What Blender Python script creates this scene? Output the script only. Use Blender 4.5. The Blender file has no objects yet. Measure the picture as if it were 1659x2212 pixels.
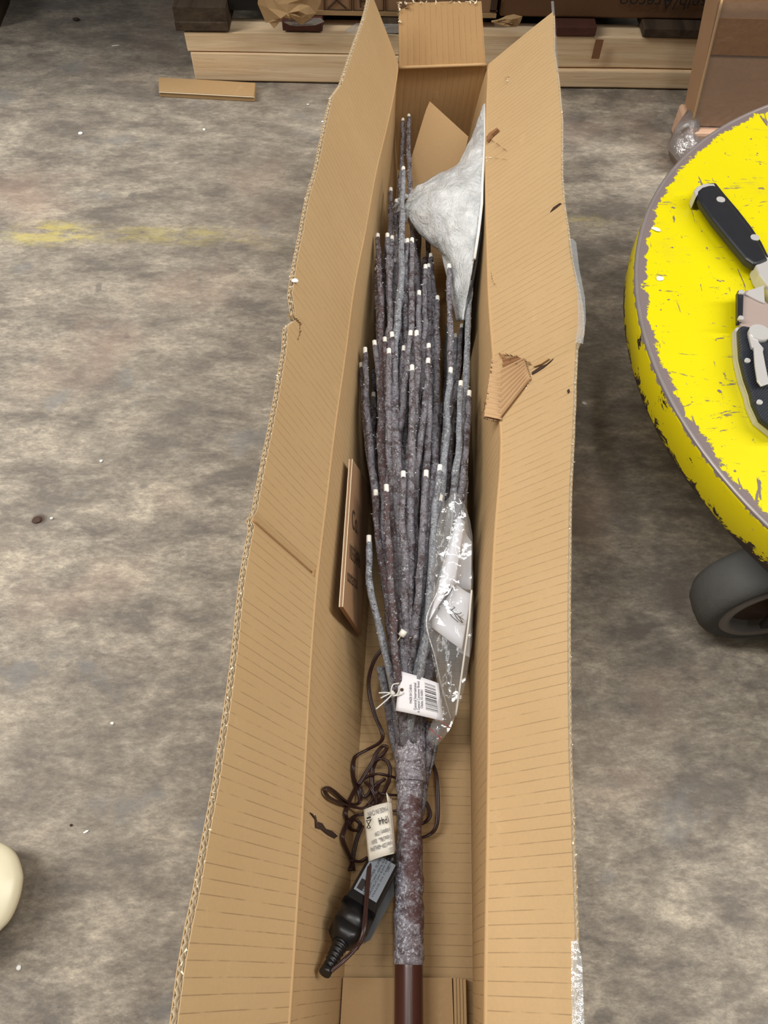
import bpy, bmesh, math, random
from mathutils import Vector, Matrix, noise
random.seed(7)
SC = bpy.context.scene; COL = SC.collection
# ------------------------------------------------------------------ camera, world, lamps, exposure
FPX, PITCH, ROLL, CAMH = 1660.0, math.radians(59.1), math.radians(1.0), 0.70
R0 = Vector((1,0,0)); U0 = Vector((0,math.sin(PITCH),math.cos(PITCH))); FW = Vector((0,math.cos(PITCH),-math.sin(PITCH)))
RT = R0*math.cos(ROLL)+U0*math.sin(ROLL); UP = -R0*math.sin(ROLL)+U0*math.cos(ROLL)
CAM = Vector((0,0,CAMH))
cd = bpy.data.cameras.new('camera'); cam = bpy.data.objects.new('camera', cd); COL.objects.link(cam)
cd.sensor_fit = 'VERTICAL'; cd.sensor_height = 24; cd.lens = 24*FPX/2212; cd.clip_start = .02
m3 = Matrix((RT, UP, -FW)).transposed(); cam.matrix_world = Matrix.Translation(CAM) @ m3.to_4x4()
SC.camera = cam
SC.view_settings.view_transform = 'Standard'; SC.view_settings.look = 'None'; SC.view_settings.gamma = 1
SC.view_settings.use_curve_mapping = False; SC.view_settings.exposure = 0.0
w = bpy.data.worlds.new('world'); SC.world = w; w.use_nodes = True
w.node_tree.nodes['Background'].inputs[0].default_value = (.93,.96,1,1); w.node_tree.nodes['Background'].inputs[1].default_value = .10
def area(name, loc, aim, sx, sy, power, col=(1,.97,.92)):
    l = bpy.data.lights.new(name, 'AREA'); l.shape = 'RECTANGLE'; l.size = sx; l.size_y = sy; l.energy = power; l.color = col
    o = bpy.data.objects.new(name, l); COL.objects.link(o); o.location = loc
    o.rotation_euler = (Vector(aim)-Vector(loc)).to_track_quat('-Z','Y').to_euler(); return o
area('ceiling_strip_light', (-1.9,.4,2.7), (-.2,.45,0), .35, 3.0, 114)
area('ceiling_strip_light', (2.1,.4,2.7), (.2,.45,0), .35, 3.0, 100)
area('ceiling_strip_light', (.06,-.1,3.0), (.06,.35,0), .22, 2.4, 17)
# ------------------------------------------------------------------ pixel helpers (measuring the photograph)
def ray(x, y): return FW+RT*((x-829.5)/FPX)+UP*((1106-y)/FPX)
def P(x, y, z): d = ray(x,y); return CAM+d*((CAMH-z)/-d.z)
def PY(x, y, Y): d = ray(x,y); return CAM+d*(Y/d.y)
def lerp(a, b, t): return a+(b-a)*t
def interp(tab, s):
    if s <= tab[0][0]: i = 0
    elif s >= tab[-1][0]: i = len(tab)-2
    else: i = max(k for k in range(len(tab)-1) if tab[k][0] <= s)
    a, b = tab[i], tab[i+1]; return lerp(a[1], b[1], (s-a[0])/(b[0]-a[0]))
# ------------------------------------------------------------------ materials
def srgb(r, g, b):
    f = lambda c: (c/255/12.92) if c/255 <= .04045 else ((c/255+.055)/1.055)**2.4
    return (f(r), f(g), f(b), 1)
class M:
    def __init__(s, name, rough=.7, metal=0, spec=.5):
        s.m = bpy.data.materials.new(name); s.m.use_nodes = True; s.t = s.m.node_tree; s.n = s.t.nodes; s.l = s.t.links
        s.b = s.n['Principled BSDF']; s.b.inputs['Roughness'].default_value = rough; s.b.inputs['Metallic'].default_value = metal
        s.b.inputs['Specular IOR Level'].default_value = spec
        s.tc = s.n.new('ShaderNodeTexCoord'); s.c = None
    def put(s, sock, v):
        if hasattr(v, 'links') or hasattr(v, 'is_linked'): s.l.new(v, sock)
        elif v is not None: sock.default_value = v
    def coord(s, scale=(1,1,1), loc=(0,0,0), rot=(0,0,0), src='Object'):
        k = s.n.new('ShaderNodeMapping'); k.inputs['Scale'].default_value = scale; k.inputs['Location'].default_value = loc; k.inputs['Rotation'].default_value = rot
        s.l.new(s.tc.outputs[src], k.inputs[0]); return k.outputs[0]
    def noise(s, scale, detail=4, rough=.6, vec=None, dist=0):
        k = s.n.new('ShaderNodeTexNoise'); k.inputs['Scale'].default_value = scale; k.inputs['Detail'].default_value = detail
        k.inputs['Roughness'].default_value = rough; k.inputs['Distortion'].default_value = dist
        s.l.new(vec if vec else s.tc.outputs['Object'], k.inputs['Vector']); return k.outputs['Fac']
    def ramp(s, fac, a, b, ca=0.0, cb=1.0):
        k = s.n.new('ShaderNodeMapRange'); s.l.new(fac, k.inputs[0])
        for i, v in zip((1,2,3,4), (a,b,ca,cb)): k.inputs[i].default_value = v
        return k.outputs[0]
    def math(s, op, a, b=None):
        k = s.n.new('ShaderNodeMath'); k.operation = op; s.put(k.inputs[0], a); s.put(k.inputs[1], b); return k.outputs[0]
    def mix(s, fac, a, b):
        k = s.n.new('ShaderNodeMix'); k.data_type = 'RGBA'; s.put(k.inputs[0], fac); s.put(k.inputs[6], a); s.put(k.inputs[7], b); return k.outputs[2]
    def color(s, c): s.c = c; s.put(s.b.inputs['Base Color'], c); return s
    def rough(s, v): s.put(s.b.inputs['Roughness'], v); return s
    def bump(s, h, dist=.001, strength=1):
        k = s.n.new('ShaderNodeBump'); k.inputs['Distance'].default_value = dist; k.inputs['Strength'].default_value = strength
        s.l.new(h, k.inputs['Height']); s.l.new(k.outputs[0], s.b.inputs['Normal']); return s
    def sep(s, v):
        k = s.n.new('ShaderNodeSeparateXYZ'); s.l.new(v, k.inputs[0]); return k.outputs
def blob(a, cx, cy, rx, ry):     # soft elliptical patch mask in metres, 1 in the middle
    v = a.coord((1/rx,1/ry,0), (-cx/rx,-cy/ry,0)); k = a.n.new('ShaderNodeVectorMath'); k.operation = 'LENGTH'; a.l.new(v, k.inputs[0])
    return a.ramp(k.outputs['Value'], 1, 0)
def simple(name, rgb, rough=.6, metal=0, var=.12, scale=60, bump=0, bs=200, spec=.5):
    a = M(name, rough, metal, spec); c = srgb(*rgb); d = tuple(x*(1-var) for x in c[:3])+(1,)
    a.color(a.mix(a.noise(scale), c, d))
    if bump: a.bump(a.noise(bs), bump)
    return a.m
# concrete floor
a = M('worn_concrete', .62)
st = a.coord((1,1.5,1), rot=(0,0,.15))
big = a.ramp(a.noise(3.0, 5, .6, st), .36, .66); mid = a.ramp(a.noise(14, 9, .74, a.coord((.75,1.5,1), rot=(0,0,.2)), .12), .39, .62)
fin = a.ramp(a.noise(170, 8, .85, a.coord((.6,1.3,1), rot=(0,0,-.4))), .36, .62); fi2 = a.ramp(a.noise(55, 8, .8, a.coord((.6,1.3,1), rot=(0,0,.5), loc=(4,0,0))), .38, .62)
c = a.mix(mid, srgb(132,125,116), srgb(232,219,197))
c = a.mix(a.math('MULTIPLY', big, .45), c, srgb(142,134,122))
c = a.mix(a.math('MULTIPLY', a.math('SUBTRACT', 1.0, fi2), .55), c, srgb(112,102,92))
c = a.mix(a.math('MULTIPLY', a.math('SUBTRACT', 1.0, fin), .62), c, srgb(92,83,75))
pink = a.ramp(a.noise(5.5, 3, .5, a.coord(loc=(3,1,0))), .56, .72); c = a.mix(a.math('MULTIPLY', pink, .35), c, srgb(182,152,134))
blue = a.ramp(a.noise(11, 4, .6, a.coord(loc=(7,4,0))), .60, .68); c = a.mix(a.math('MULTIPLY', blue, .5), c, srgb(126,127,128))
sp = a.ramp(a.noise(26, 2, .5, a.coord(loc=(1,9,0))), .70, .74); c = a.mix(a.math('MULTIPLY', sp, .55), c, srgb(104,99,94))
oil = a.ramp(a.noise(1.1, 2, .5, a.coord(loc=(2.2,.3,0))), .5, .7); c = a.mix(a.math('MULTIPLY', oil, .3), c, srgb(120,112,102))
yn = a.ramp(a.noise(34, 7, .8, a.coord((.5,1.6,1))), .44, .60)
for px, py, rx, ry, k in ((105,505,.075,.032,1.5), (330,505,.19,.026,.6), (600,520,.2,.03,.2), (1265,478,.05,.016,.6)):
    q = P(px,py,0); mk = a.math('MULTIPLY', a.math('MULTIPLY', a.ramp(blob(a, q.x, q.y, rx, ry), 0, .6), yn), k); mk = a.math('MINIMUM', mk, 1)
    c = a.mix(a.math('MULTIPLY', mk, .62), c, srgb(206,190,104))
q = P(108,1112,0); c = a.mix(a.math('MULTIPLY', a.ramp(blob(a,q.x,q.y,.026,.016),0,.5), a.ramp(a.noise(60,4,.6),.35,.6)), c, srgb(128,122,114))
q = P(85,1122,0); c = a.mix(a.ramp(blob(a,q.x,q.y,.011,.009),.1,.6), c, srgb(84,66,56))
a.color(c); a.rough(a.ramp(mid, 0, 1, .48, .75)); a.bump(a.math('ADD', a.math('MULTIPLY', fin, .5), mid), .0012, .5)
FLOOR = a.m
# cardboard: uv in metres, u along the board, v across (flutes run along v)
def card(name, rgb, line=.78, pitch=.0075, lw=.12, warm=(172,128,84)):
    a = M(name, .72, 0, .25); uv = a.coord(src='UV'); s = a.sep(uv)
    wob = a.math('MULTIPLY', a.math('SUBTRACT', a.noise(9, 2, .5), .5), .0015)
    fr = a.math('FRACT', a.math('DIVIDE', a.math('ADD', s[0], wob), pitch))
    tri = a.math('ABSOLUTE', a.math('SUBTRACT', fr, .5))
    ln = a.ramp(tri, .5*lw, 0); brk = a.ramp(a.noise(1, 3, .7, a.coord((140,28,1), src='UV')), .38, .52)
    c = a.mix(a.noise(7, 3, .6), srgb(*rgb), srgb(*warm)); c = a.mix(a.ramp(a.noise(420, 3, .7), .3, .8, 0, .22), c, srgb(*[x*.82 for x in rgb]))
    c = a.mix(a.ramp(a.noise(30, 5, .7, a.coord((1,1,1))), .62, .8, 0, .25), c, srgb(226,196,152))
    if line < 1: c = a.mix(a.math('MULTIPLY', a.math('MULTIPLY', ln, brk), 1-line), c, srgb(70,42,18))
    a.color(c); h = a.math('ADD', a.math('MULTIPLY', a.ramp(tri, 0, .5), .6), a.math('MULTIPLY', a.noise(500, 2), .25)); a.bump(h, .0004, .6)
    return a.m
CARD = card('kraft_cardboard', (192,163,122), .50, warm=(178,147,105)); CARDP = card('plain_cardboard', (188,156,114), 1.0, warm=(174,141,99))
CARDE = card('end_panel_cardboard', (184,150,106), .6, warm=(170,135,92))
CARDB = simple('brown_carton_board', (166,130,98), .7, 0, .2, 12, .0003, 150, .25)
CARDD = simple('old_carton_board', (122,90,64), .75, 0, .3, 9, .0003, 150, .2)
CUT = simple('raw_cut_flute_paper', (232,216,188), .8, 0, .15, 300); CORE = simple('flute_shadow_core', (120,88,58), .9)
TORN = simple('torn_brown_paper', (150,108,72), .85, 0, .3, 120, .0004, 300)
INK = simple('black_print', (42,36,34), .7); INKB = simple('brown_print', (78,56,38), .8); INKG = simple('grey_print', (120,120,128), .7)
# frosted bark
def frost(name, amount, dark=(74,50,48), grey=(140,134,142), white=(216,218,228), sc=1.0, spec=.4):
    a = M(name, .55, 0, spec); n1 = a.ramp(a.noise(95*sc, 6, .8), .66-amount*.35, .72-amount*.35); n2 = a.ramp(a.noise(330*sc, 6, .9), .51, .58)
    c = a.mix(n1, srgb(*dark), srgb(*grey)); n3 = a.ramp(a.noise(210*sc, 5, .8), .35, .7); c = a.mix(a.math('MULTIPLY', n3, .75), c, srgb(*[x*.5 for x in grey]))
    c = a.mix(a.math('MULTIPLY', n2, .8), c, srgb(*white)); a.color(c)
    a.bump(a.math('ADD', a.noise(300*sc, 4, .8), n2), .0011, .9); return a.m
TWIG = frost('frosted_twig_bark', .62, (76,54,54), (150,145,154)); TWIGD = frost('brown_twig_bark', .42, (92,62,60), (142,134,142)); TWIGB = frost('blue_grey_frosted_bark', .75, (84,76,84), (172,176,186), (236,242,248))
a = M('frost_wrapped_trunk', .45, 0, .6); uz = a.sep(a.coord())
wr = a.noise(110, 5, .75, a.coord((.5,1.5,1))); fr = a.ramp(wr, .36, .52); lo = a.noise(24, 3, .55, a.coord((1,.8,1), loc=(0,.013,.02))); bare = a.math('MULTIPLY', a.ramp(lo, .50, .55), a.ramp(a.noise(140, 5, .8, a.coord((.6,1,1), loc=(1,0,0))), .64, .50))
c = a.mix(fr, srgb(96,84,92), srgb(168,166,178)); c = a.mix(a.ramp(a.noise(300, 5, .85), .42, .56, .75, 0), c, srgb(92,82,90)); c = a.mix(a.ramp(a.noise(420, 4, .85), .53, .60), c, srgb(226,228,238)); c = a.mix(a.math('MULTIPLY', bare, .9), c, srgb(88,54,54))
a.color(c); a.bump(a.math('ADD', wr, a.math('MULTIPLY', a.noise(500,3,.8), .4)), .002, 1); WRAP = a.m
POLE = simple('dark_brown_metal_pole', (78,44,38), .28, 0, .1, 20)
LED = M('milky_led_cap', .35); LED.color(srgb(236,234,226)); LED.b.inputs['Subsurface Weight'].default_value = .3; LED.b.inputs['Subsurface Radius'].default_value = (.002,.002,.002); LED = LED.m
# foam film
a = M('milky_bubble_film', .22, 0, .7); cr = a.noise(45, 6, .7, a.coord((1,.5,1), rot=(0,0,.6)), 1.2)
a.color(a.mix(a.ramp(a.noise(30,5,.7),.35,.65), srgb(190,193,196), srgb(232,235,236))); a.bump(a.math('ADD', cr, a.math('MULTIPLY', a.noise(160,4,.7), .4)), .008, 1)
a.b.inputs['Alpha'].default_value = .95; FOAM = a.m
def film(name, tint, milk, bs=60, gl=.12, dist=.003):
    m = bpy.data.materials.new(name); m.use_nodes = True; t = m.node_tree; n = t.nodes; n.clear(); L = t.links.new
    o = n.new('ShaderNodeOutputMaterial'); tr = n.new('ShaderNodeBsdfTransparent'); tr.inputs[0].default_value = tint
    gs = n.new('ShaderNodeBsdfGlossy'); gs.inputs['Roughness'].default_value = .08; df = n.new('ShaderNodeBsdfDiffuse'); df.inputs[0].default_value = (.8,.83,.85,1)
    tc = n.new('ShaderNodeTexCoord'); nz = n.new('ShaderNodeTexNoise'); nz.inputs['Scale'].default_value = bs; nz.inputs['Detail'].default_value = 4; L(tc.outputs['Object'], nz.inputs[0])
    bp = n.new('ShaderNodeBump'); bp.inputs['Distance'].default_value = dist; L(nz.outputs['Fac'], bp.inputs['Height']); L(bp.outputs[0], gs.inputs['Normal'])
    lw = n.new('ShaderNodeLayerWeight'); lw.inputs[0].default_value = .25; L(bp.outputs[0], lw.inputs['Normal'])
    ad = n.new('ShaderNodeMath'); ad.operation = 'ADD'; ad.inputs[1].default_value = gl; ad.use_clamp = True; L(lw.outputs['Facing'], ad.inputs[0])
    ml = n.new('ShaderNodeMath'); ml.operation = 'MULTIPLY'; ml.inputs[1].default_value = .6; L(ad.outputs[0], ml.inputs[0])
    m1 = n.new('ShaderNodeMixShader'); m1.inputs[0].default_value = milk; L(tr.outputs[0], m1.inputs[1]); L(df.outputs[0], m1.inputs[2])
    m2 = n.new('ShaderNodeMixShader'); L(ml.outputs[0], m2.inputs[0]); L(m1.outputs[0], m2.inputs[1]); L(gs.outputs[0], m2.inputs[2]); L(m2.outputs[0], o.inputs[0]); return m
CLEAR = film('clear_polythene', (.96,.97,.98,1), .10, 42, .10, .0018); CLEAR2 = film('clear_packing_tape_film', (.95,.95,.93,1), .22, 90, .15)
PAPER = simple('white_paper', (240,240,246), .55, 0, .05, 30); CREAM = simple('cream_label_paper', (232,228,216), .45, 0, .04, 30)
STRING = simple('white_string', (226,226,220), .8); CORD = simple('dark_brown_cable_sheath', (58,36,34), .35, 0, .2, 40)
BLACK = simple('black_plastic', (24,23,25), .38, 0, .2, 60); GREYL = simple('silver_grey_label', (132,140,150), .5, 0, .08, 30)
INKG2 = simple('dark_grey_print', (84,88,94), .6)
RED = simple('red_zip_strip', (170,70,80), .4)
# yellow dolly: radial wear ring around the deck
DC, DR, DZ = Vector((.611,.504,.2)), .386, .2
a = M('scratched_yellow_paint', .38, 0, .5); v = a.coord((1,1,0)); k = a.n.new('ShaderNodeVectorMath'); k.operation = 'LENGTH'; a.l.new(v, k.inputs[0])
rr = a.math('ADD', k.outputs['Value'], a.math('MULTIPLY', a.math('SUBTRACT', a.noise(34, 7, .8), .5), .034))
rim = a.ramp(rr, DR-.0100, DR-.0094); sc1 = a.ramp(a.noise(26, 8, .8, a.coord((.7,1.9,1), rot=(0,0,.2)), 2.2), .612, .622)
sc2 = a.ramp(a.noise(45, 4, .6, a.coord((3,.35,1), rot=(0,0,.5)), .6), .665, .685); pt = a.ramp(a.noise(120, 3, .6), .675, .70)
wear = a.math('MAXIMUM', a.math('MAXIMUM', sc1, sc2), a.math('MAXIMUM', rim, pt))
c = a.mix(a.noise(9,5,.6), srgb(214,203,4), srgb(201,187,8)); c = a.mix(a.ramp(a.noise(14,6,.7,a.coord(loc=(2,2,0))),.56,.68,0,.3), c, srgb(190,172,40))
a.color(a.mix(wear, c, srgb(112,98,98))); a.rough(a.ramp(wear,0,1,.36,.6)); a.bump(a.math('SUBTRACT', 1.0, wear), .0006, .6); YEL = a.m
a = M('scuffed_yellow_rim', .42); s = a.sep(a.coord()); n = a.noise(30, 6, .75, a.coord((1,1,1.6)), .8)
low = a.ramp(s[2], -.026, -.040, 0, .22); wear = a.ramp(a.math('ADD', n, low), .60, .62); up = a.ramp(a.math('ADD', a.noise(60,4,.7), a.ramp(s[2], -.006, 0, 0, .3)), .66, .70)
c = a.mix(a.noise(7), srgb(214,198,0), srgb(194,176,4)); c = a.mix(wear, c, srgb(46,34,28)); c = a.mix(up, c, srgb(128,114,110)); a.color(c); YRIM = a.m
RUBBER = simple('dusty_grey_rubber', (92,92,90), .8, 0, .3, 45, .0006, 160, .2); RUBD = simple('dark_tyre_wall', (52,50,44), .85, 0, .4, 60, .001, 120, .2)
HUB = simple('grey_wheel_hub_paint', (128,122,118), .5, .2, .1, 30); RUST = simple('rusty_hub_plate', (82,58,44), .8, .2, .5, 40); DARK = simple('dark_underside_steel', (30,27,25), .7, .3)
# timber
def timber(name, c1, c2, c3, along='x'):
    a = M(name, .75, 0, .25); sc = (1.2,14,34) if along == 'x' else (16,1.5,30)
    g = a.noise(3.2, 6, .65, a.coord(sc), .6); c = a.mix(a.ramp(g,.35,.65), srgb(*c1), srgb(*c2)); c = a.mix(a.ramp(a.noise(5,5,.7,a.coord(sc, loc=(3,2,1))),.62,.72), c, srgb(*c3))
    kn = a.ramp(a.noise(9,1,.4,a.coord((1,2,2),loc=(.4,.1,.3))), .74, .78); c = a.mix(a.math('MULTIPLY',kn,.7), c, srgb(120,80,50)); a.color(c); a.bump(g, .0015, .6); return a.m
PINE = timber('pale_pine_timber', (246,222,186), (226,196,156), (196,158,118)); OLDW = timber('dark_weathered_timber', (86,72,58), (62,50,40), (46,36,28), 'y'); REDW = timber('red_stained_timber', (98,58,48), (80,52,42), (56,36,30), 'y')
STEEL = simple('brushed_steel', (206,203,200), .3, .35, .1, 40); BLADE = simple('satin_blade_steel', (178,160,152), .4, .3, .06, 20)
HANDLE = simple('black_knife_handle', (34,36,42), .42, 0, .35, 60); GRIP = M('ribbed_black_grip', .5); sx = GRIP.sep(GRIP.coord((1,1,1), rot=(0,0,.75)))
GRIP.color(srgb(44,48,56)); GRIP.bump(GRIP.math('SINE', GRIP.math('MULTIPLY', sx[0], 3400.0)), .0006); GRIP = GRIP.m
AMBER = M('brown_packing_tape', .22, 0, .6); AMBER.color(AMBER.mix(AMBER.noise(12,4), srgb(150,102,52), srgb(134,92,50))); AMBER.bump(AMBER.noise(50,3), .001); AMBER = AMBER.m
CREAMP = simple('cream_moulded_plastic', (222,214,184), .35, 0, .05, 12); WHITEC = simple('white_crumb', (240,240,236), .6); BROWNP = simple('brown_crumb', (74,52,40), .8)
PINKP = simple('pale_kraft_wrap', (206,168,140), .5, 0, .25, 30, .001, 50)
# ------------------------------------------------------------------ mesh helpers
ORG = {}
def mesh(name, V, F, mats, par=None, smooth=False, uv=None, midx=None):
    me = bpy.data.meshes.new(name); o0 = ORG.get(par.name, Vector((0,0,0))) if par else Vector((0,0,0))
    me.from_pydata([tuple(Vector(v)-o0) for v in V], [], F)
    for m in (mats if isinstance(mats, (list,tuple)) else [mats]): me.materials.append(m)
    if midx:
        for p, k in zip(me.polygons, midx): p.material_index = k
    if smooth: me.polygons.foreach_set('use_smooth', [True]*len(me.polygons))
    if uv:
        ul = me.uv_layers.new(name='UVMap')
        for lp in me.loops: ul.data[lp.index].uv = uv[lp.vertex_index]
    bm = bmesh.new(); bm.from_mesh(me); bmesh.ops.recalc_face_normals(bm, faces=bm.faces); bm.to_mesh(me); bm.free()
    for p in me.polygons:
        if len(p.vertices) > 4: p.use_smooth = False
    me.update(); o = bpy.data.objects.new(name, me); COL.objects.link(o)
    if par: o.parent = par
    ORG[o.name] = o0
    return o
def recenter(o):                     # object origin moved to the base of its mesh
    me = o.data; xs = [v.co for v in me.vertices]; c = Vector((sum(v.x for v in xs)/len(xs), sum(v.y for v in xs)/len(xs), min(v.z for v in xs)))
    me.transform(Matrix.Translation(-c)); o.location = c; return o
def tag(o, label, cat, group=None, kind=None):
    if label: o['label'] = label
    if cat: o['category'] = cat
    if group: o['group'] = group
    if kind: o['kind'] = kind
    return o
def thing(name, loc, label, cat, group=None):
    o = bpy.data.objects.new(name, None); COL.objects.link(o); o.location = loc; ORG[o.name] = Vector(loc); return tag(o, label, cat, group)
class B:
    def __init__(s): s.V = []; s.F = []; s.MI = []; s.UV = []
    def add(s, V, F, mi=0, uv=None):
        k = len(s.V); s.V += [Vector(v) for v in V]; s.F += [tuple(i+k for i in f) for f in F]; s.MI += [mi]*len(F); s.UV += uv if uv else [(v[0],v[1]) for v in V]; return s
    def box(s, c, sz, mi=0, rot=None):
        x, y, z = [q/2 for q in sz]; V = [Vector((i*x,j*y,k*z)) for i in (-1,1) for j in (-1,1) for k in (-1,1)]
        if rot: V = [rot @ v for v in V]
        return s.add([v+Vector(c) for v in V], [(0,1,3,2),(4,6,7,5),(0,4,5,1),(2,3,7,6),(0,2,6,4),(1,5,7,3)], mi)
    def hexa(s, b, t, mi=0):         # bottom and top rings of equal length
        n = len(b); return s.add(list(b)+list(t), [tuple(range(n))[::-1], tuple(range(n,2*n))]+[(i,(i+1)%n,(i+1)%n+n,i+n) for i in range(n)], mi)
    def tube(s, pts, rad, seg=8, mi=0, cap=True, jit=0):
        pts = [Vector(p) for p in pts]; n = len(pts); V = []; F = []; ref = Vector((.13,.2,1)); 
        for i, p in enumerate(pts):
            t = (pts[min(i+1,n-1)]-pts[max(i-1,0)]).normalized(); u = t.cross(ref).normalized(); w_ = u.cross(t); r = rad(i/(n-1)) if callable(rad) else rad
            for k in range(seg):
                an = 2*math.pi*k/seg; q = r*(1+(random.uniform(-jit,jit) if jit else 0)); V.append(p+u*math.cos(an)*q+w_*math.sin(an)*q)
        for i in range(n-1):
            for k in range(seg): F.append((i*seg+k, i*seg+(k+1)%seg, (i+1)*seg+(k+1)%seg, (i+1)*seg+k))
        if cap: F += [tuple(range(seg))[::-1], tuple(range((n-1)*seg, n*seg))]
        return s.add(V, F, mi)
    def obj(s, name, mats, par=None, smooth=False, uv=False): return mesh(name, s.V, s.F, mats, par, smooth, s.UV if uv else None, s.MI)
def spline(pts, n=8):
    pts = [Vector(p) for p in pts]; q = [pts[0]*2-pts[1]]+pts+[pts[-1]*2-pts[-2]]; out = []
    for i in range(1, len(q)-2):
        for k in range(n):
            t = k/n; a, b, c, d = q[i-1:i+3]; out.append(.5*((2*b)+(c-a)*t+(2*a-5*b+4*c-d)*t*t+(3*b-a-3*c+d)*t**3))
    return out+[pts[-1]]
def board(fn, nu, nv, th, lu, lv, flip=1, jit=0.0):   # solid sheet from surface function fn(u,v), thickness on the far side
    g = [[Vector(fn(i/nu, j/nv)) for j in range(nv+1)] for i in range(nu+1)]; b = B(); V = []; uv = []
    def nrm(i, j):
        du = g[min(i+1,nu)][j]-g[max(i-1,0)][j]; dv = g[i][min(j+1,nv)]-g[i][max(j-1,0)]; return du.cross(dv).normalized()*flip
    for s in (0, 1):
        for i in range(nu+1):
            for j in range(nv+1): V.append(g[i][j]-nrm(i,j)*th*s); uv.append((i/nu*lu, j/nv*lv))
    N = (nu+1)*(nv+1); F = []; id_ = lambda i, j, s: s*N+i*(nv+1)+j
    for i in range(nu):
        for j in range(nv):
            for s in (0,1): F.append((id_(i,j,s),id_(i+1,j,s),id_(i+1,j+1,s),id_(i,j+1,s)))
        F.append((id_(i,0,0),id_(i+1,0,0),id_(i+1,0,1),id_(i,0,1))); F.append((id_(i,nv,0),id_(i+1,nv,0),id_(i+1,nv,1),id_(i,nv,1)))
    for j in range(nv):
        F.append((id_(0,j,0),id_(0,j+1,0),id_(0,j+1,1),id_(0,j,1))); F.append((id_(nu,j,0),id_(nu,j+1,0),id_(nu,j+1,1),id_(nu,j,1)))
    return b.add(V, F, 0, uv), g, nrm
def quadpatch(c, nu=6, nv=6, bend=0):                 # bilinear patch from 4 corners
    a, b_, c_, d = [Vector(p) for p in c]; n = (b_-a).cross(d-a).normalized()
    return lambda u, v: lerp(lerp(a,b_,u), lerp(d,c_,u), v)+n*bend*math.sin(math.pi*u)
def text(body, size, org, xd, yd, mat, par, name='printed_text', ext=.00008, sx=1, fit=None):
    c = bpy.data.curves.new(name, 'FONT'); c.body = body; c.size = size; c.extrude = ext; c.materials.append(mat); o = bpy.data.objects.new(name, c); COL.objects.link(o)
    xd = Vector(xd).normalized(); yd = Vector(yd); yd = (yd-xd*yd.dot(xd)).normalized(); zd = xd.cross(yd)
    bpy.context.view_layer.update(); dg = bpy.context.evaluated_depsgraph_get(); me = bpy.data.meshes.new_from_object(o.evaluated_get(dg)); bpy.data.objects.remove(o)
    if fit: sx = fit/max(1e-6, max(v.co.x for v in me.vertices))
    me.transform(Matrix.Translation(Vector(org)-ORG.get(par.name, Vector((0,0,0)))) @ Matrix((xd*sx,yd,zd)).transposed().to_4x4())
    t = bpy.data.objects.new(name, me); COL.objects.link(t); t.parent = par; ORG[t.name] = ORG.get(par.name, Vector((0,0,0))); return t
# ------------------------------------------------------------------ setting
b = B(); b.box((0,.6,-.02), (9,9,.04)); fl = b.obj('floor', FLOOR); fl['kind'] = 'structure'
b = B(); b.box((0,1.58,1.12), (4.4,1.3,.04)); b.box((0,.93,1.14), (4.4,.05,.10)); rk = b.obj('unseen_shade_shelf_1', DARK); rk['kind'] = 'structure'   # unseen rack shelf, added to shade the floor of the pallet bay
# ------------------------------------------------------------------ long open carton
ZH, FT = .155, .005
LC = [(862,130),(852,200),(831,295),(812,368),(799,444),(782,539),(766,607),(744,783),(721,938),(703,1103),(687,1222),(672,1400),(659,1650),(644,1917),(626,2196)]
RC = [(1055,140),(1051,229),(1049,358),(1051,494),(1055,650),(1064,759),(1070,840),(1080,890),(1084,944),(1082,1010),(1074,1080),(1070,1120),(1062,1267),(1057,1403),(1055,1650),(1050,1980),(1047,2212)]
LX = sorted((P(x,y,ZH).y, P(x,y,ZH).x) for x, y in LC); RX = sorted((P(x,y,ZH).y, P(x,y,ZH).x) for x, y in RC)
YE, Y0 = .992, -.36
lx = lambda Y: interp(LX, Y) if Y > LX[0][0] else LX[0][1]+(Y-LX[0][0])*.02
rx = lambda Y: interp(RX, Y) if Y > RX[0][0] else RX[0][1]+(Y-RX[0][0])*.04
def smooth(f): return lambda Y: sum(f(min(max(Y+d, Y0), YE)) for d in (-.03,-.015,0,.015,.03))/5
lxs, rxs = smooth(lx), smooth(rx)
flx = lambda Y: -.0255+(Y+.03)*.036 + .0; frx = lambda Y: .0745+(Y+.03)*.030
DL = Vector((-math.sin(math.radians(23)),0,math.cos(math.radians(23)))); DRt = Vector((math.sin(math.radians(48)),0,math.cos(math.radians(48))))
LO = [(797,0),(770,90),(742,180),(723,205),(712,241),(696,308),(685,363),(668,431),(658,498),(647,553),(633,634),(628,667),(640,684),(641,690),(622,705),(617,759),(599,864),(581,968),(566,1058),(556,1124),(534,1240),(514,1400),(490,1560),(470,1700),(452,1805),(434,1926),(419,2001),(404,2092),(389,2212)]
RO = [(1172,0),(1192,2),(1196,105),(1204,169),(1211,253),(1213,379),(1218,441),(1225,490),(1232,558),(1245,615),(1255,671),(1256,716),(1243,746),(1240,829),(1238,900),(1235,967),(1229,1057),(1226,1160),(1224,1300),(1226,1450),(1230,1650),(1234,1752),(1237,1904),(1240,2018),(1234,2133),(1236,2212)]
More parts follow.
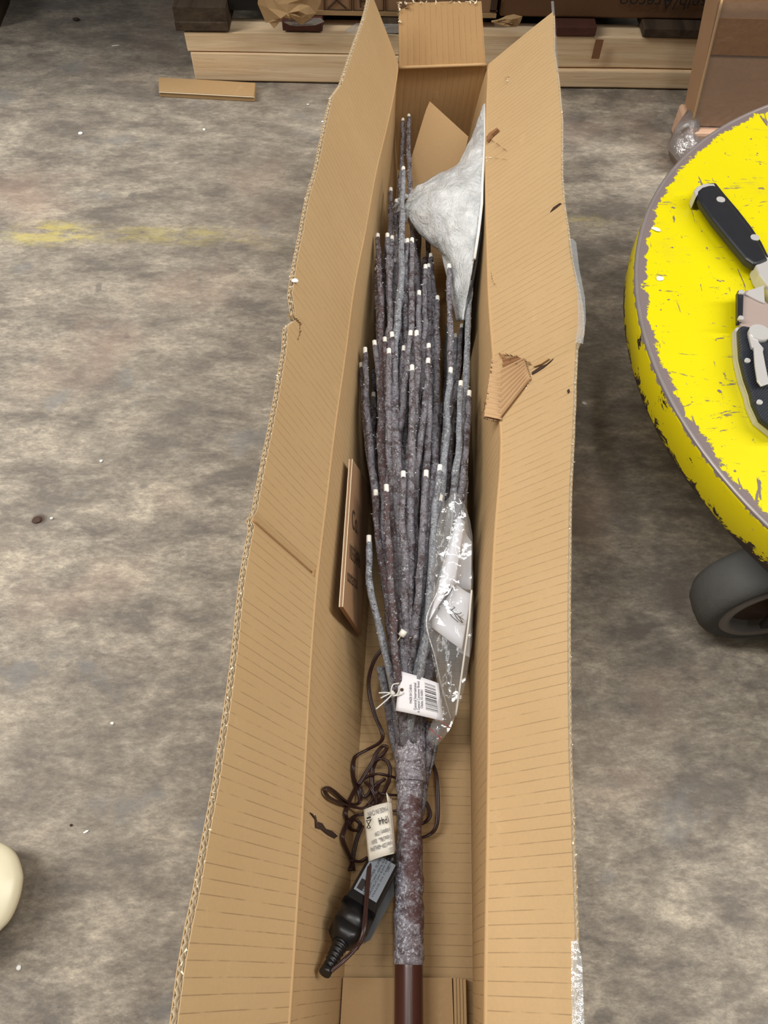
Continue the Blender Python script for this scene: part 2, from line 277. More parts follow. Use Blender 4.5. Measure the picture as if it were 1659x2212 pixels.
def flapv(px, py, cx, D):            # where the sight line meets the leaning flap: distance out from the crease
    d = ray(px, py); t0, t1 = .35, 1.15
    f = lambda t: (CAM.x+d.x*t)-(cx(d.y*t)+(CAMH+d.z*t-ZH)/D.z*D.x)
    s0 = f(t0); best = None; N = 200
    for i in range(N):
        ta, tb = lerp(t0,t1,i/N), lerp(t0,t1,(i+1)/N)
        if f(ta)*f(tb) <= 0:
            for _ in range(30):
                tm = (ta+tb)/2
                if f(ta)*f(tm) <= 0: tb = tm
                else: ta = tm
            v = (CAMH+d.z*ta-ZH)/D.z
            if .0008 < v < .2: best = (d.y*ta, v)
    return best
LV = sorted(q for q in (flapv(x,y,lxs,DL) for x, y in LO) if q); RV = sorted(q for q in (flapv(x,y,rxs,DRt) for x, y in RO) if q)
print('LV', [(round(a,3),round(b,3)) for a,b in LV]); print('RV', [(round(a,3),round(b,3)) for a,b in RV])
carton = thing('long_cardboard_carton', ((lxs(.3)+rxs(.3))/2, .3, 0), 'long narrow open cardboard carton on the floor with both side flaps folded outward', 'carton')
def flap(name, cx, D, VV, sgn, kink=None):
    L = YE-Y0; pitch = .0075; nu = int(L/pitch*4); nv = 6; n = Vector((D.z,0,-D.x))*-sgn   # outward side (under)
    def vv(Y):
        if Y < VV[0][0]: return VV[0][1]
        if Y > VV[-1][0]: return VV[-1][1]
        return interp(VV, Y)
    def S(Y, v, off): 
        k = 0 if not kink else -.0035*math.exp(-((Y-kink)/.004)**2)
        wav = .0012*math.sin(Y*23+v*2)*v
        return Vector((cx(Y),Y,ZH))+D*(v*vv(Y))+n*(off-k+wav)
    b = B()
    for off, mi in ((0,0),(FT*.55,1),(FT,0)):            # three liners, each a thin solid
        V = []; uv = []; F = []; NU = 620
        for s in (0,.0005):
            for i in range(NU+1):
                Y = lerp(Y0,YE,i/NU)
                for j in range(nv+1): V.append(S(Y, j/nv*(.975 if mi else 1), off-s if off else s)); uv.append((Y, j/nv*vv(Y)))
        N = (NU+1)*(nv+1); q = lambda i,j,s: s*N+i*(nv+1)+j
        for i in range(NU):
            for j in range(nv):
                for s in (0,1): F.append((q(i,j,s),q(i+1,j,s),q(i+1,j+1,s),q(i,j+1,s)))
            F.append((q(i,nv,0),q(i+1,nv,0),q(i+1,nv,1),q(i,nv,1))); 
        for j in range(nv): F.append((q(NU,j,0),q(NU,j+1,0),q(NU,j+1,1),q(NU,j,1)))
        b.add(V, F, mi, uv)
    for lo, hi, pt in ((0,FT*.55,.0075),(FT*.55,FT,.0045)):   # zigzag flutes, near the cut edge
        m_ = int(L/pt*2); V = []; F = []
        for i in range(m_+1):
            Y = Y0+i*pt/2
            if Y > YE: break
            off = (lo+.0005) if i % 2 else (hi-.0005); v = vv(Y)
            for vq in (1-.03/v, 1.0): V.append(S(Y, vq, off))
        cnt = len(V)//2; F = [(2*i,2*i+1,2*i+3,2*i+2) for i in range(cnt-1)]; b.add(V, F, 1)
        V = []; F = []                                         # closed core a little behind the edge
    return b.obj(name, [CARD, CUT], carton, False, True), S, vv
flapL, SL, vL = flap('side_flap', lxs, DL, LV, 1, kink=P(622,1180,.2).y)
flapR, SR, vR = flap('side_flap', rxs, DRt, RV, -1)
# correct outward direction: left under-side points -x, right under-side +x
def wall(name, cx, fx, sgn, bulge):
    def f(u, v):
        Y = lerp(Y0, YE, u); z = lerp(.004, ZH, v); x = lerp(fx(Y), cx(Y), v)+sgn*bulge(Y)*math.sin(math.pi*v); return (x, Y, z)
    b, g, nn = board(f, 90, 10, FT, YE-Y0, .155, flip=-sgn)
    return b.obj(name, CARD, carton, True, True)
wl = wall('side_wall', lxs, flx, -1, lambda Y: .004); wr_ = wall('side_wall', rxs, frx, 1, lambda Y: -.003)
for w_ in (wl, wr_): w_.data.polygons.foreach_set('use_smooth', [False]*len(w_.data.polygons))
# rounded crease beads where the flaps fold
for cx, sg in ((lxs,1),(rxs,-1)):
    B().tube([(cx(lerp(Y0,YE,i/80))-sg*.0008, lerp(Y0,YE,i/80), ZH-.0006) for i in range(81)], .0018, 8).obj('fold_crease', CARDP, carton, True)
bt, _, _ = board(lambda u, v: (lerp(flx(lerp(Y0,YE,u))-.004, frx(lerp(Y0,YE,u))+.004, v), lerp(Y0,YE,u), .004+.0006*math.sin(v*9)*math.sin(u*31)), 60, 8, .004, YE-Y0, .1, flip=-1)
bt.obj('bottom_panel', CARDP if 0 else CARD, carton, False, True)
ew, _, _ = board(lambda u, v: (lerp(lerp(flx(YE)-.012,frx(YE)+.006,u), lerp(P(857,145,ZH).x,P(1052,139,ZH).x,u), v), YE-.002, lerp(.004,ZH,v)), 6, 6, FT, .11, .155)
ew.obj('end_wall', CARDE, carton, False, True)
TL = math.radians(22); de = Vector((0,math.sin(TL),math.cos(TL)))
def onend(px, py):
    d = ray(px, py); o = Vector((0,YE-.003,ZH)); nn = Vector((0,-de.z,de.y)); t = (o-CAM).dot(nn)/d.dot(nn); return CAM+d*t
ea, eb, ec, ed = onend(862,146), onend(1049,139), onend(1040,4), onend(862,6)
def fe(u, v):
    p = lerp(lerp(ea,eb,u), lerp(ed,ec,u), v); rr_ = max(0, v-.85)/.15; cu = max(0, .1-u)/.1; p = p+Vector((cu*rr_**2*.012,.0,-cu*rr_**2*.004)); return p+Vector((0,.0012*math.sin(u*14),0))
eb_, _, _ = board(fe, 12, 10, FT, .11, .09); eb_.obj('end_flap', CARDE, carton, False, True)
B().tube([lerp(ea,eb,i/10)+Vector((0,-.0005,.0)) for i in range(11)], .0022, 6).obj('fold_crease', CARDP, carton, True)
# brushed-up paper fuzz and torn bits along cut edges
def scraps(name, spots, mat, par, size, lab=None):
    b = B()
    for q in spots:
        r = Matrix.Rotation(random.uniform(0,6.28),3,'X') @ Matrix.Rotation(random.uniform(0,6.28),3,'Z'); s = size*random.uniform(.5,1.4)
        V = [Vector(q)+r @ Vector((random.uniform(-s,s), random.uniform(-s,s)*.6, random.uniform(-s,s)*.25)) for _ in range(4)]
        b.add(V, [(0,1,2),(0,2,3),(0,3,1),(1,3,2)])
    o = b.obj(name, mat, par); o['kind'] = 'stuff'
    if lab: o['label'] = lab
    return o
def flap_pt(px, py, cx, D, S, vv):
    q = flapv(px, py, cx, D)
    if not q: q = (P(px,py,.19).y, .03)
    return S(q[0], q[1]/vv(q[0]), 0), q
FL = lambda px, py: flap_pt(px, py, lxs, DL, SL, vL)[0]; FR = lambda px, py: flap_pt(px, py, rxs, DRt, SR, vR)[0]
B().tube([SL(P(622,1180,.2).y, i/20, -.0004)+Vector((-DL.z,0,DL.x))*0 for i in range(1,21)], .0011, 6).obj('bent_crease', simple('scuffed_fold_brown', (158,122,82), .8), carton, True)['label'] = 'darker crossways bend line'
NL = Vector((-DL.z,0,DL.x))*-1; NR = Vector((-DRt.z,0,DRt.x))          # inward/up facing normals
sp = [SL(random.uniform(-.02,.97), 1.0, random.uniform(0,FT)) for _ in range(170)]+[SR(random.uniform(-.02,.97), 1.0, random.uniform(0,FT)) for _ in range(150)]
scraps('paper_fuzz', sp, CUT, carton, .0013, 'pale paper fibres along the cut flap edges')
sp = [FR(1052+random.uniform(-3,5), 146+random.uniform(-8,8)) for _ in range(14)]+[lerp(ed,ec,random.random()) for _ in range(30)]+[lerp(lerp(ea,ed,random.uniform(.7,1)),ec,.0) for _ in range(16)]
scraps('corner_fuzz', sp, CUT, carton, .0035)
# torn patch with the fluting laid open on right flap
def ribs(name, corners, F_, N_, pitch, amp, mat, rot_mix=0):
    c = [F_(*p) for p in corners]; f = quadpatch(c); nu, nv = 60, 6
    L = (c[1]-c[0]).length; K = max(1, L/pitch)
    V = []; 
    for i in range(nu+1):
        for j in range(nv+1):
            u, v = i/nu, j/nv; V.append(f(u, v)+N_*(.0024+amp*math.sin(u*K*2*math.pi)))
    F = [(i*(nv+1)+j,(i+1)*(nv+1)+j,(i+1)*(nv+1)+j+1,i*(nv+1)+j+1) for i in range(nu) for j in range(nv)]
    b = B(); b.add(V, F); k = len(V); b.add([v-N_*.0022 for v in V], F); return b.obj(name, mat, carton, True)
OPEN = simple('open_fluting_paper', (184,150,110), .8, 0, .15, 60)
o = ribs('torn_fluting', [(1087,800),(1084,906),(1150,822),(1136,777)], FR, NR, .0066, .0018, OPEN); o['label'] = 'exposed corrugation in torn patch'
o = ribs('torn_fluting', [(1063,778),(1046,904),(1084,912),(1089,785)], lambda x,y: P(x,y,ZH+.0005), Vector((-.2,0,.98)), .0062, .0013, OPEN)
o = ribs('torn_fluting', [(1089,778),(1089,799),(1132,780),(1120,772)], FR, NR, .006, .001, TORN)
def shreds(name, pts, F_, N_, mat, h=.004, lab=None):
    b = B(); n = len(pts)
    for i in range(n-1):
        p, q = F_(*pts[i]), F_(*pts[i+1]); m = 3
        for k in range(m):
            a_, c_ = lerp(p,q,k/m), lerp(p,q,(k+1)/m); hh = h*random.uniform(.3,1.1); side = Vector((random.uniform(-1,1),random.uniform(-1,1),0))*h*.35
            t = lerp(a_,c_,.5)+N_*hh+side; bs = N_*.0005; b.add([a_+bs, c_+bs, t, lerp(a_,c_,.5)+N_*hh*.3-side], [(0,1,2),(0,2,3),(1,3,2),(0,3,1)])
    o = b.obj(name, mat, carton); 
    if lab: o['label'] = lab
    return o
shreds('torn_edge', [(1062,772),(1078,766),(1098,770),(1118,772),(1140,783),(1150,790)], FR, NR, TORN, .005)
shreds('torn_edge', [(1066,776),(1062,800),(1061,830),(1054,860),(1044,890),(1036,905)], lambda x,y: P(x,y,.156), Vector((-.3,0,.95)), CARDD, .004)
shreds('torn_edge', [(1044,904),(1060,910),(1074,913)], lambda x,y: P(x,y,.156), Vector((-.3,0,.95)), CARDD, .004)
shreds('torn_edge', [(1150,800),(1150,815),(1140,838),(1128,850)], FR, NR, CUT, .0018)
def slit(name, poly, F_, N_, lab=None):
    t = [F_(*p)+N_*.0009 for p in poly]; bq = [p-N_*.0007 for p in t]; o = B().hexa(bq, t).obj(name, SLIT, carton)
    if lab: o['label'] = lab
    return o
SLIT = simple('dark_tear_opening', (58,38,26), .9)
slit('tear_slit', [(1150,806),(1168,793),(1182,788),(1197,776),(1190,784),(1176,796),(1160,806),(1151,811)], FR, NR, 'dark ragged slit')
B().hexa(*[[FR(*p)+NR*k for p in ((1156,796),(1168,779),(1180,775),(1190,778),(1172,790))] for k in (.001,.0025)]).obj('lifted_paper_tongue', CARDP, carton)
slit('tear_slit', [(1190,460),(1197,450),(1211,441),(1215,442),(1203,451)], FR, NR); slit('tear_slit', [(1227,846),(1231,842),(1233,848),(1229,852)], FR, NR)
slit('tear_slit', [(1093,862),(1104,852),(1124,838),(1106,856)], FR, NR)
B().hexa(*[[FR(*p)+NR*k for p in ((1055,302),(1061,293),(1078,281),(1080,284),(1066,296),(1056,310))] for k in (.0008,.0045)]).obj('curled_paper_sliver', TORN, carton)
shreds('torn_edge', [(1050,300),(1058,300),(1066,294),(1076,283)], FR, NR, TORN, .005); shreds('torn_edge', [(1050,318),(1051,340),(1052,350)], FR, NR, CUT, .002)
shreds('torn_edge', [(1061,588),(1064,605),(1074,622)], FR, NR, TORN, .0015)
# left wall puncture
def WL(px, py):
    d = ray(px, py); best = None
    for i in range(400):
        t = lerp(.45,.95,i/400); p = CAM+d*t
        if p.z < ZH and p.x <= lerp(flx(p.y), lxs(p.y), p.z/ZH)+(-.004*math.sin(math.pi*p.z/ZH))+.0003: return p
    return CAM+d*.6
slit('tear_slit', [(668,1755),(680,1762),(683,1775),(694,1778),(702,1790),(716,1795),(728,1806),(720,1812),(706,1804),(692,1792),(680,1788),(679,1770)], WL, Vector((.9,0,.2)), 'jagged puncture low on the left wall')
shreds('torn_edge', [(670,1756),(682,1766),(681,1785),(696,1786),(700,1782)], WL, Vector((.9,0,.3)), CUT, .002)
shreds('torn_edge', [(636,688),(646,698),(645,722),(640,735)], FL, Vector((.92,0,.39)), CARDD, .003)
# plastic film still stuck on right flap edge
def strip(name, outer, inner, mat, par, F_, lift):
    V = []; n = len(outer)
    for i in range(n):
        for k in range(4): V.append(lerp(F_(*inner[i]), F_(*outer[i]), k/3)+lift*(1+math.sin(k+i*1.7)*.5))
    F = [(i*4+k,(i+1)*4+k,(i+1)*4+k+1,i*4+k+1) for i in range(n-1) for k in range(3)]; return mesh(name, V, F, mat, par, True)
o = strip('edge_tape', [(1243,530),(1250,580),(1262,650),(1263,700),(1258,748)], [(1228,520),(1236,575),(1246,640),(1248,700),(1240,748)], CLEAR2, carton, lambda x,y: P(x,y,.215), Vector((0,0,.003))); o['label'] = 'clear tape film'
o = strip('edge_tape', [(1246,2030),(1256,2080),(1256,2140),(1258,2212)], [(1231,2034),(1230,2080),(1232,2140),(1234,2212)], CLEAR2, carton, lambda x,y: P(x,y,.225), Vector((0,0,.003)))
o = strip('edge_tape', [(1196,5),(1202,90),(1208,170),(1214,260),(1216,380),(1218,440)], [(1190,5),(1196,90),(1203,170),(1209,260),(1210,380),(1214,440)], CLEAR2, carton, lambda x,y: P(x,y,.2), Vector((0,0,.001)))
# ------------------------------------------------------------------ cardboard pieces lying in the carton
def slab(name, c, th, mat, label, cat, group=None, nrm=None, edge=None):
    c = [Vector(p) for p in c]; n = nrm or (c[1]-c[0]).cross(c[-1]-c[0]).normalized()
    o = B().hexa([p-n*th for p in c], c).obj(name, mat)
    if label: tag(o, label, cat, group)
    me = o.data; ul = me.uv_layers.new(name='UVMap'); x = (c[1]-c[0]).normalized(); y = n.cross(x)
    for lp in me.loops: q = me.vertices[lp.vertex_index].co-c[0]; ul.data[lp.index].uv = (q.dot(x), q.dot(y))
    return o
q = [P(930,222,.115), P(1013,298,.10), P(985,415,.05), P(880,420,.045), P(874,400,.055), P(893,330,.085), (P(910,262,.1))]
pn = (q[1]-q[0]).cross(q[3]-q[0]).normalized()
def onp(x, y, o_=q[0]): d = ray(x,y); return CAM+d*((o_-CAM).dot(pn)/d.dot(pn))
q = [onp(x,y) for x, y in ((930,222),(1013,298),(985,430),(880,430),(874,402),(890,345),(908,285),(922,240))]
o = slab('cardboard_divider', q, .004, CARDP, 'pointed loose cardboard sheet leaning against the far end wall of the long carton', 'cardboard sheet')
q0, q1, q2, q3 = P(762,992,.118), P(741,1311,.118), P(781,1371,.035), P(800,1052,.035)
for Y_ in (1,): 
    n = (q1-q0).cross(q3-q0).normalized(); n = n if n.x > 0 else -n
sheet = thing('lettered_cardboard_sheet', q2, 'brown cardboard sheet with printed letters leaning inside the left wall of the long carton', 'cardboard sheet')
b = B(); b.hexa([q0-n*.0035,q1-n*.0035,q2-n*.0035,q3-n*.0035],[q0,q1,q2,q3]); b.obj('panel', CARDB, sheet)
b = B(); 
for k in range(2): b.tube([lerp(q0,q1,j/30)-n*(.0004+.0028*k)+(q0-q3).normalized()*(.0004+.0004*noise.noise(Vector((j,k,0))*1.7)) for j in range(31)], .00045, 5)
b.obj('fluted_edge', CUT, sheet)
dn = (q3-q0).normalized(); yy = (q0-q1).normalized()
def tsheet(s, px, py, size): 
    d = ray(px,py); t = (q0-CAM).dot(n)/d.dot(n); pt = CAM+d*t+n*.0004; text(s, size, pt, dn, yy, INKB, sheet, sx=.72)
tsheet('Co.', 760, 1139, .026); tsheet('1053496', 754, 1204, .0190); tsheet('costaroa', 750, 1254, .0165)
# near end: folded filler flap
o = slab('cardboard_filler_panel', [P(741,2112,.012), P(735,2215,.012), P(730,2500,.012), P(985,2500,.012), P(980,2215,.012), P(976,2112,.012)], .006, CARDP, 'folded flat cardboard filler under the bare pole at the near end of the carton', 'cardboard filler', nrm=Vector((0,0,1)))
b = B()
for k in range(4): b.hexa([P(979+k*7,2112+k,.006), P(985+k*7,2112+k,.006), P(994+k*7,2480,.006), P(988+k*7,2480,.006)], [P(979+k*7,2112+k,.013+k*.0015), P(985+k*7,2112+k,.014+k*.0015), P(994+k*7,2480,.014+k*.0015), P(988+k*7,2480,.013+k*.0015)])
recenter(tag(b.obj('folded_cardboard_edges', CARDP), 'stacked folded cardboard strips against the right wall at the near end of the carton', 'cardboard strips'))
# ------------------------------------------------------------------ lighted twig tree
tree = thing('artificial_twig_tree', P(885,1560,.0)+Vector((0,0,.004)), 'folded artificial twig tree frosted with fake snow, lying in the long carton', 'artificial tree')
def path(pts, z): return [P(x,y,zz) for (x,y), zz in zip(pts, z)]
pc = [P(881,y,.034) for y in (2080,2212,2500,2900)]; pc = [Vector((.0245,p.y,.034)) for p in pc]
B().tube([Vector((lerp(.0245,.0235,i/10), lerp(.04,-.33,i/10), .0345)) for i in range(11)], .0106, 24).obj('trunk_pole', POLE, tree, True)
ys, ye = P(885,2084,.034).y, P(885,1548,.036).y
def trunk_pt(t): return Vector((lerp(.0243,.0258,t), lerp(ys,ye,t), .035))
def tr(t): return .0108+.0006*math.sin(t*9)+(.0012 if t > .74 else 0)+.0005*math.sin(t*47)
def lumpy(pts, rad, seg, mat, name, par, amp, sc, sub=None):
    b = B(); b.tube(pts, rad, seg); 
    for i, v in enumerate(b.V): 
        c_ = pts[min(i//seg, len(pts)-1)]; d_ = (v-Vector(c_)); v += d_.normalized()*amp*noise.noise(v*sc) if d_.length else Vector()
    return b.obj(name, mat, par, True)
lumpy([trunk_pt(i/90) for i in range(91)], tr, 30, WRAP, 'trunk_wrap', tree, .0011, 220)['label'] = 'frosted wrapping over the upper trunk'
lumpy([Vector((.0265,lerp(ye-.055,ye+.012,i/20),.036)) for i in range(21)], .0125, 26, WRAP, 'collar', tree, .0012, 260)
# twigs: (tip px, tip py, tip height, look)
T = [(816,515,.115,1),(837,515,.12,0),(847,520,.118,0),(872,528,.122,0),(880,527,.124,0),(890,525,.126,0),(850,569,.10,0),(868,572,.09,0),(814,588,.105,1),(919,583,.115,0),(926,581,.10,0),(931,558,.095,0),(970,582,.125,0),(1017,619,.125,2),
 (847,730,.125,0),(832,741,.12,1),(810,748,.115,0),(789,763,.11,0),(781,796,.10,1),(840,766,.13,0),(886,727,.128,0),(900,727,.13,0),(872,760,.12,0),(926,755,.122,0),(924,787,.125,0),(969,704,.06,2),(984,732,.065,2),
 (883,255,.09,0),(870,264,.085,0),(871,370,.13,2),(844,415,.10,0),(973,807,.12,2),(995,836,.12,2),(1013,857,.115,0),(871,1033,.125,0),(835,1062,.12,1),(812,1073,.105,1),(920,1031,.125,0),(949,1019,.125,2),(1006,1002,.10,0),(807,860,.08,0),(950,1084,.11,2),(890,802,.135,0),(797,1172,.10,2),(856,440,.09,0),(902,470,.07,0),(925,500,.07,0),(905,640,.12,0),(945,650,.10,0)]
for _ in range(44):
    yy_ = random.choice([random.uniform(480,900), random.uniform(560,1150)]); T.append((random.uniform(818 if yy_<650 else 796, 935 if yy_ < 700 else 1000), yy_, random.uniform(.025,.085), random.choice([0,0,0,1])))
for k in range(6): T.append((802+k*7, 1205+k*14, .04+.008*k, 2))
cb = Vector((.0258, ye, .036)); mats = [TWIG, TWIGD, TWIGB]
for k, (px, py, z, look) in enumerate(T[:93]):
    tip = P(px,py,z); ang = random.uniform(0,6.28); rr_ = random.uniform(.002,.009); base = cb+Vector((math.cos(ang)*rr_, random.uniform(-.03,.01), math.sin(ang)*rr_*.8))
    D = tip-base; L = D.length; lat = (tip.x-cb.x); xm = lerp(base.x, tip.x, .62)+(0 if L < .35 else random.uniform(-.022,.022)); zt = min(z, .09+random.uniform(-.02,.03)) if L > .4 else lerp(base.z, z, .7)
    Ym = lerp(base.y, tip.y, .45); lo_, hi_ = flx(Ym)+.006+.004, frx(Ym)-.008
    xm = min(max(xm, lo_), hi_)
    if k < 49 and L > .4 and abs(lat) > .02: xm = lerp(base.x, tip.x, .72)
    pts = spline([base, Vector((lerp(base.x,xm,.55), lerp(base.y,tip.y,.2), lerp(base.z,zt,.6))), Vector((xm,Ym,zt)), Vector((lerp(xm,tip.x,.72)+random.uniform(-.003,.003), lerp(base.y,tip.y,.76), lerp(zt,z,.7))), tip], max(5,int(L*46)//4*2))
    for i in range(2, len(pts)-2): pts[i] = pts[i]+Vector((noise.noise(pts[i]*38+Vector((k,0,0))), 0, noise.noise(pts[i]*38+Vector((0,k,0)))))*.0022
    r0 = random.uniform(.0048,.0066) if L > .3 else .0040; r1 = .0027
    b = B(); b.tube(pts, lambda t: lerp(r0, r1, t**.9), 9)
    for v in b.V: v += Vector((noise.noise(v*420), noise.noise(v*420+Vector((5,0,0))), noise.noise(v*420+Vector((0,9,0)))))*.0012
    for _ in range(int(L*200)):                           # stray flakes and fibres of snow
        i = random.randrange(2, len(pts)-1); d_ = Vector((random.uniform(-1,1),random.uniform(-.6,.6),random.uniform(0,1))).normalized(); q_ = pts[i]+d_*lerp(r0,r1,i/len(pts))*.9; s_ = random.uniform(.0006,.0018)*random.choice((1,1,1,1.8)); o_ = Vector((random.uniform(-1,1),random.uniform(-1,1),random.uniform(-1,1)))*.0007
        b.add([q_-o_, q_+o_, q_+d_*s_], [(0,1,2)], 1)
    o = b.obj('branch', [mats[look], WHITEC], tree, True)
    if k < 52:
        dd = (pts[-1]-pts[-2]).normalized(); rl = .0023; e = B(); e.tube([tip-dd*.001, tip+dd*.0005, tip+dd*.0055, tip+dd*.0066, tip+dd*.007], lambda t: rl*(1 if t < .8 else .55), 12); e.obj('led_cap', LED, o, True)
# loose bulb on a wire by the collar
e = B(); e.tube([P(866,1374,.09), P(874,1362,.092)], .0030, 12); o = e.obj('loose_led_bulb', LED, tree, True)
B().tube(spline([P(846,1402,.07),P(856,1388,.085),P(866,1374,.09)],5), .0004, 5).obj('bulb_wire', CUT, tree)
# side twigs under the collar going back along the trunk
for k, (a_, b_, c_) in enumerate((((835,1500),(846,1580),(860,1650)), ((850,1490),(855,1570),(862,1640)), ((930,1560),(925,1640),(912,1720)), ((945,1560),(932,1640),(918,1690)), ((938,1570),(922,1660),(910,1760)), ((822,1440),(838,1530),(852,1610)))):
    b = B(); b.tube(spline([P(*a_,.045),P(*b_,.034),P(*c_,.03)],12), lambda t: lerp(.0038,.0024,t), 9)
    for v in b.V: v += Vector((noise.noise(v*420), 0, noise.noise(v*420+Vector((0,9,0)))))*.0009
    b.obj('branch', TWIGB if k%2 else TWIG, tree, True)
# ------------------------------------------------------------------ foam film pouch
ER = [(1046,226,.150),(1047,300,.150),(1041,400,.150),(1040,440,.150),(1033,500,.148),(1024,560,.140),(1010,630,.13),(998,690,.12)]
EL = [(1043,228,.149),(1018,298,.13),(990,352,.125),(900,402,.125),(868,450,.12),(905,505,.115),(952,548,.11),(986,690,.105)]
def foam(u, v):
    t = u*(len(ER)-1); i = min(int(t), len(ER)-2); s = t-i; s = s*s*(3-2*s) if 0 else s
    r = lerp(P(*ER[i]), P(*ER[i+1]), s); l = lerp(P(*EL[i]), P(*EL[i+1]), s); p = lerp(r, l, v)
    h = .016*math.sin(math.pi*v)*math.sin(math.pi*min(1,u*1.05)); q = p*26; return p+Vector((0,0,h*.6+.0035*noise.noise(q)+.0022*noise.noise(p*80)))
fo, _, _ = board(foam, 90, 30, .002, .5, .1, flip=-1); foam_t = thing('foam_film_pouch', P(960,460,.09), 'crumpled milky plastic foam film pouch wedged against the right wall of the carton', 'foam wrap')
fo.obj('film', FOAM, foam_t, True)
B().tube([P(x+1,y,z+.001) for x,y,z in ER[:6]], .0016, 6).obj('welded_edge', WHITEC, foam_t, True)
V = [Vector(P(x,y,z))+Vector((.002,0,-.001)) for x,y,z in ER]; W = [Vector((p.x+.0035,p.y,.02)) for p in V]
mesh('dark_gap_strip', V+W+[v+Vector((.002,0,0)) for v in V]+[v+Vector((.002,0,0)) for v in W], [(i,i+1,i+9,i+8) for i in range(7)]+[(i+16,i+17,i+25,i+24) for i in range(7)]+[(i,i+1,i+17,i+16) for i in range(7)]+[(0,8,24,16),(7,15,31,23)], BLACK, foam_t)  # black strip standing in for the unlit gap right of the pouch
b = B()
for k in range(16):
    a_ = Vector(foam(random.uniform(.45,.6), random.uniform(.85,1))); b.add([a_, a_+Vector((random.uniform(-.02,-.004),random.uniform(-.02,.01),random.uniform(-.01,.006))), a_+Vector((random.uniform(-.012,0),random.uniform(-.02,.012),random.uniform(-.006,.004)))], [(0,1,2)])
b.obj('loose_film_tails', CLEAR2, foam_t)
# ------------------------------------------------------------------ zip bag with leaflet
def quilt(rows, nz, lift, bulge):
    n = len(rows); m_ = 12; V = []
    for i, (xl, xr, y, z) in enumerate(rows):
        l, r = P(xl,y,z), P(xr,y,z+.004)
        for k in range(m_+1): t = k/m_; p = lerp(l,r,t); V.append(p+Vector((0,0,lift+bulge*math.sin(math.pi*t)*(.4+.6*math.sin(math.pi*i/(n-1)))+nz*noise.noise(p*90)+nz*.6*noise.noise(p*240))))
    return V, [(i*(m_+1)+k,(i+1)*(m_+1)+k,(i+1)*(m_+1)+k+1,i*(m_+1)+k+1) for i in range(n-1) for k in range(m_)]
key = [(1075,972,992),(1095,955,1003),(1130,946,1014),(1160,942,1020),(1200,936,1020),(1260,927,1021),(1330,918,1021),(1360,922,1020),(1400,932,1018),(1460,944,1008),(1500,950,1000),(1540,940,986),(1570,930,974),(1590,922,960),(1606,938,946)]
def kx(y, j):
    for a_, b_ in zip(key, key[1:]):
        if a_[0] <= y <= b_[0]: return lerp(a_[j], b_[j], (y-a_[0])/(b_[0]-a_[0]))
rows = [(kx(y,1), kx(y,2), y, lerp(.125,.06,max(0,(y-1075)/531))) for y in [1075+531*i/60 for i in range(61)]]
bag = thing('zip_bag', P(970,1350,.03), 'clear plastic zip bag holding a folded leaflet, right of the twigs', 'plastic bag')
V, F = quilt(rows, .0035, .004, .010); V2, F2 = quilt(rows, .001, -.006, -.002)
mesh('bag_film', V+V2, F+[tuple(i+len(V) for i in f)[::-1] for f in F2], CLEAR, bag, True)
b = B()
for (y0, y1) in ((1545,1566),(1572,1592)): 
    b.tube([P(kx(y0,1)+0, y0+2, .072), P(lerp(kx(y1,1),kx(y1,2),.9), y1+6, .072)], .0005, 5)
b.obj('zip_seal', RED, bag)['label'] = 'red zip line'
B().tube(spline([P(1019,1275,.115),P(1012,1350,.11),P(1000,1440,.095),(P(985,1545,.075))],8), .0009, 6).obj('bag_side_seam', STRING, bag, True)
B().tube(spline([P(982,1082,.128),P(978,1105,.13),P(972,1160,.13),P(960,1210,.128),P(948,1270,.12),P(921,1340,.112),P(940,1420,.105),P(956,1490,.09),P(975,1555,.075)],8), .0006, 6).obj('bag_side_seam', CLEAR2, bag, True)
leaf = thing('instruction_leaflet', P(975,1320,.05), 'folded white instruction leaflet with line drawings inside the clear zip bag', 'leaflet')
def sheetpatch(c, bend, th=.0006):
    f = quadpatch([P(*p) for p in c], bend=bend); return board(f, 10, 6, th, .05, .05)
for nm, c, bd in (('folded_page', [(985,1262,.10),(1019,1284,.102),(998,1404,.088),(926,1350,.09)], .003), ('folded_page', [(986,1120,.112),(1004,1128,.114),(984,1262,.104),(926,1345,.098)], -.004), ('folded_page', [(1003,1130,.107),(1019,1170,.10),(1018,1275,.094),(984,1262,.094)], .004), ('folded_page', [(958,1210,.098),(975,1215,.1),(940,1335,.09),(920,1335,.09)], .002), ('folded_page', [(1000,1300,.08),(1019,1310,.08),(1014,1420,.075),(985,1405,.075)], 0)):
    bb, _, _ = sheetpatch(c, bd); bb.obj(nm, PAPER, leaf, True)
b = B()
for ln in ([(972,1316),(982,1324),(990,1330),(1000,1346)], [(975,1318),(983,1312),(979,1310)], [(984,1326),(993,1326),(997,1323)], [(990,1331),(1001,1338)], [(968,1318),(976,1332),(990,1344)], [(981,1325),(988,1337),(998,1345)]): b.tube([P(x,y,.0985) for x, y in ln], .0004, 4)
for ln in ([(958,1252),(976,1256)], [(962,1256),(958,1262)], [(970,1256),(963,1270),(957,1276)], [(975,1258),(968,1276),(956,1290)], [(966,1266),(960,1268)]): b.tube([P(x,y,.1065) for x, y in ln], .0004, 4)
b.obj('printed_drawing', INK, leaf)['label'] = 'line drawing of a bare tree'
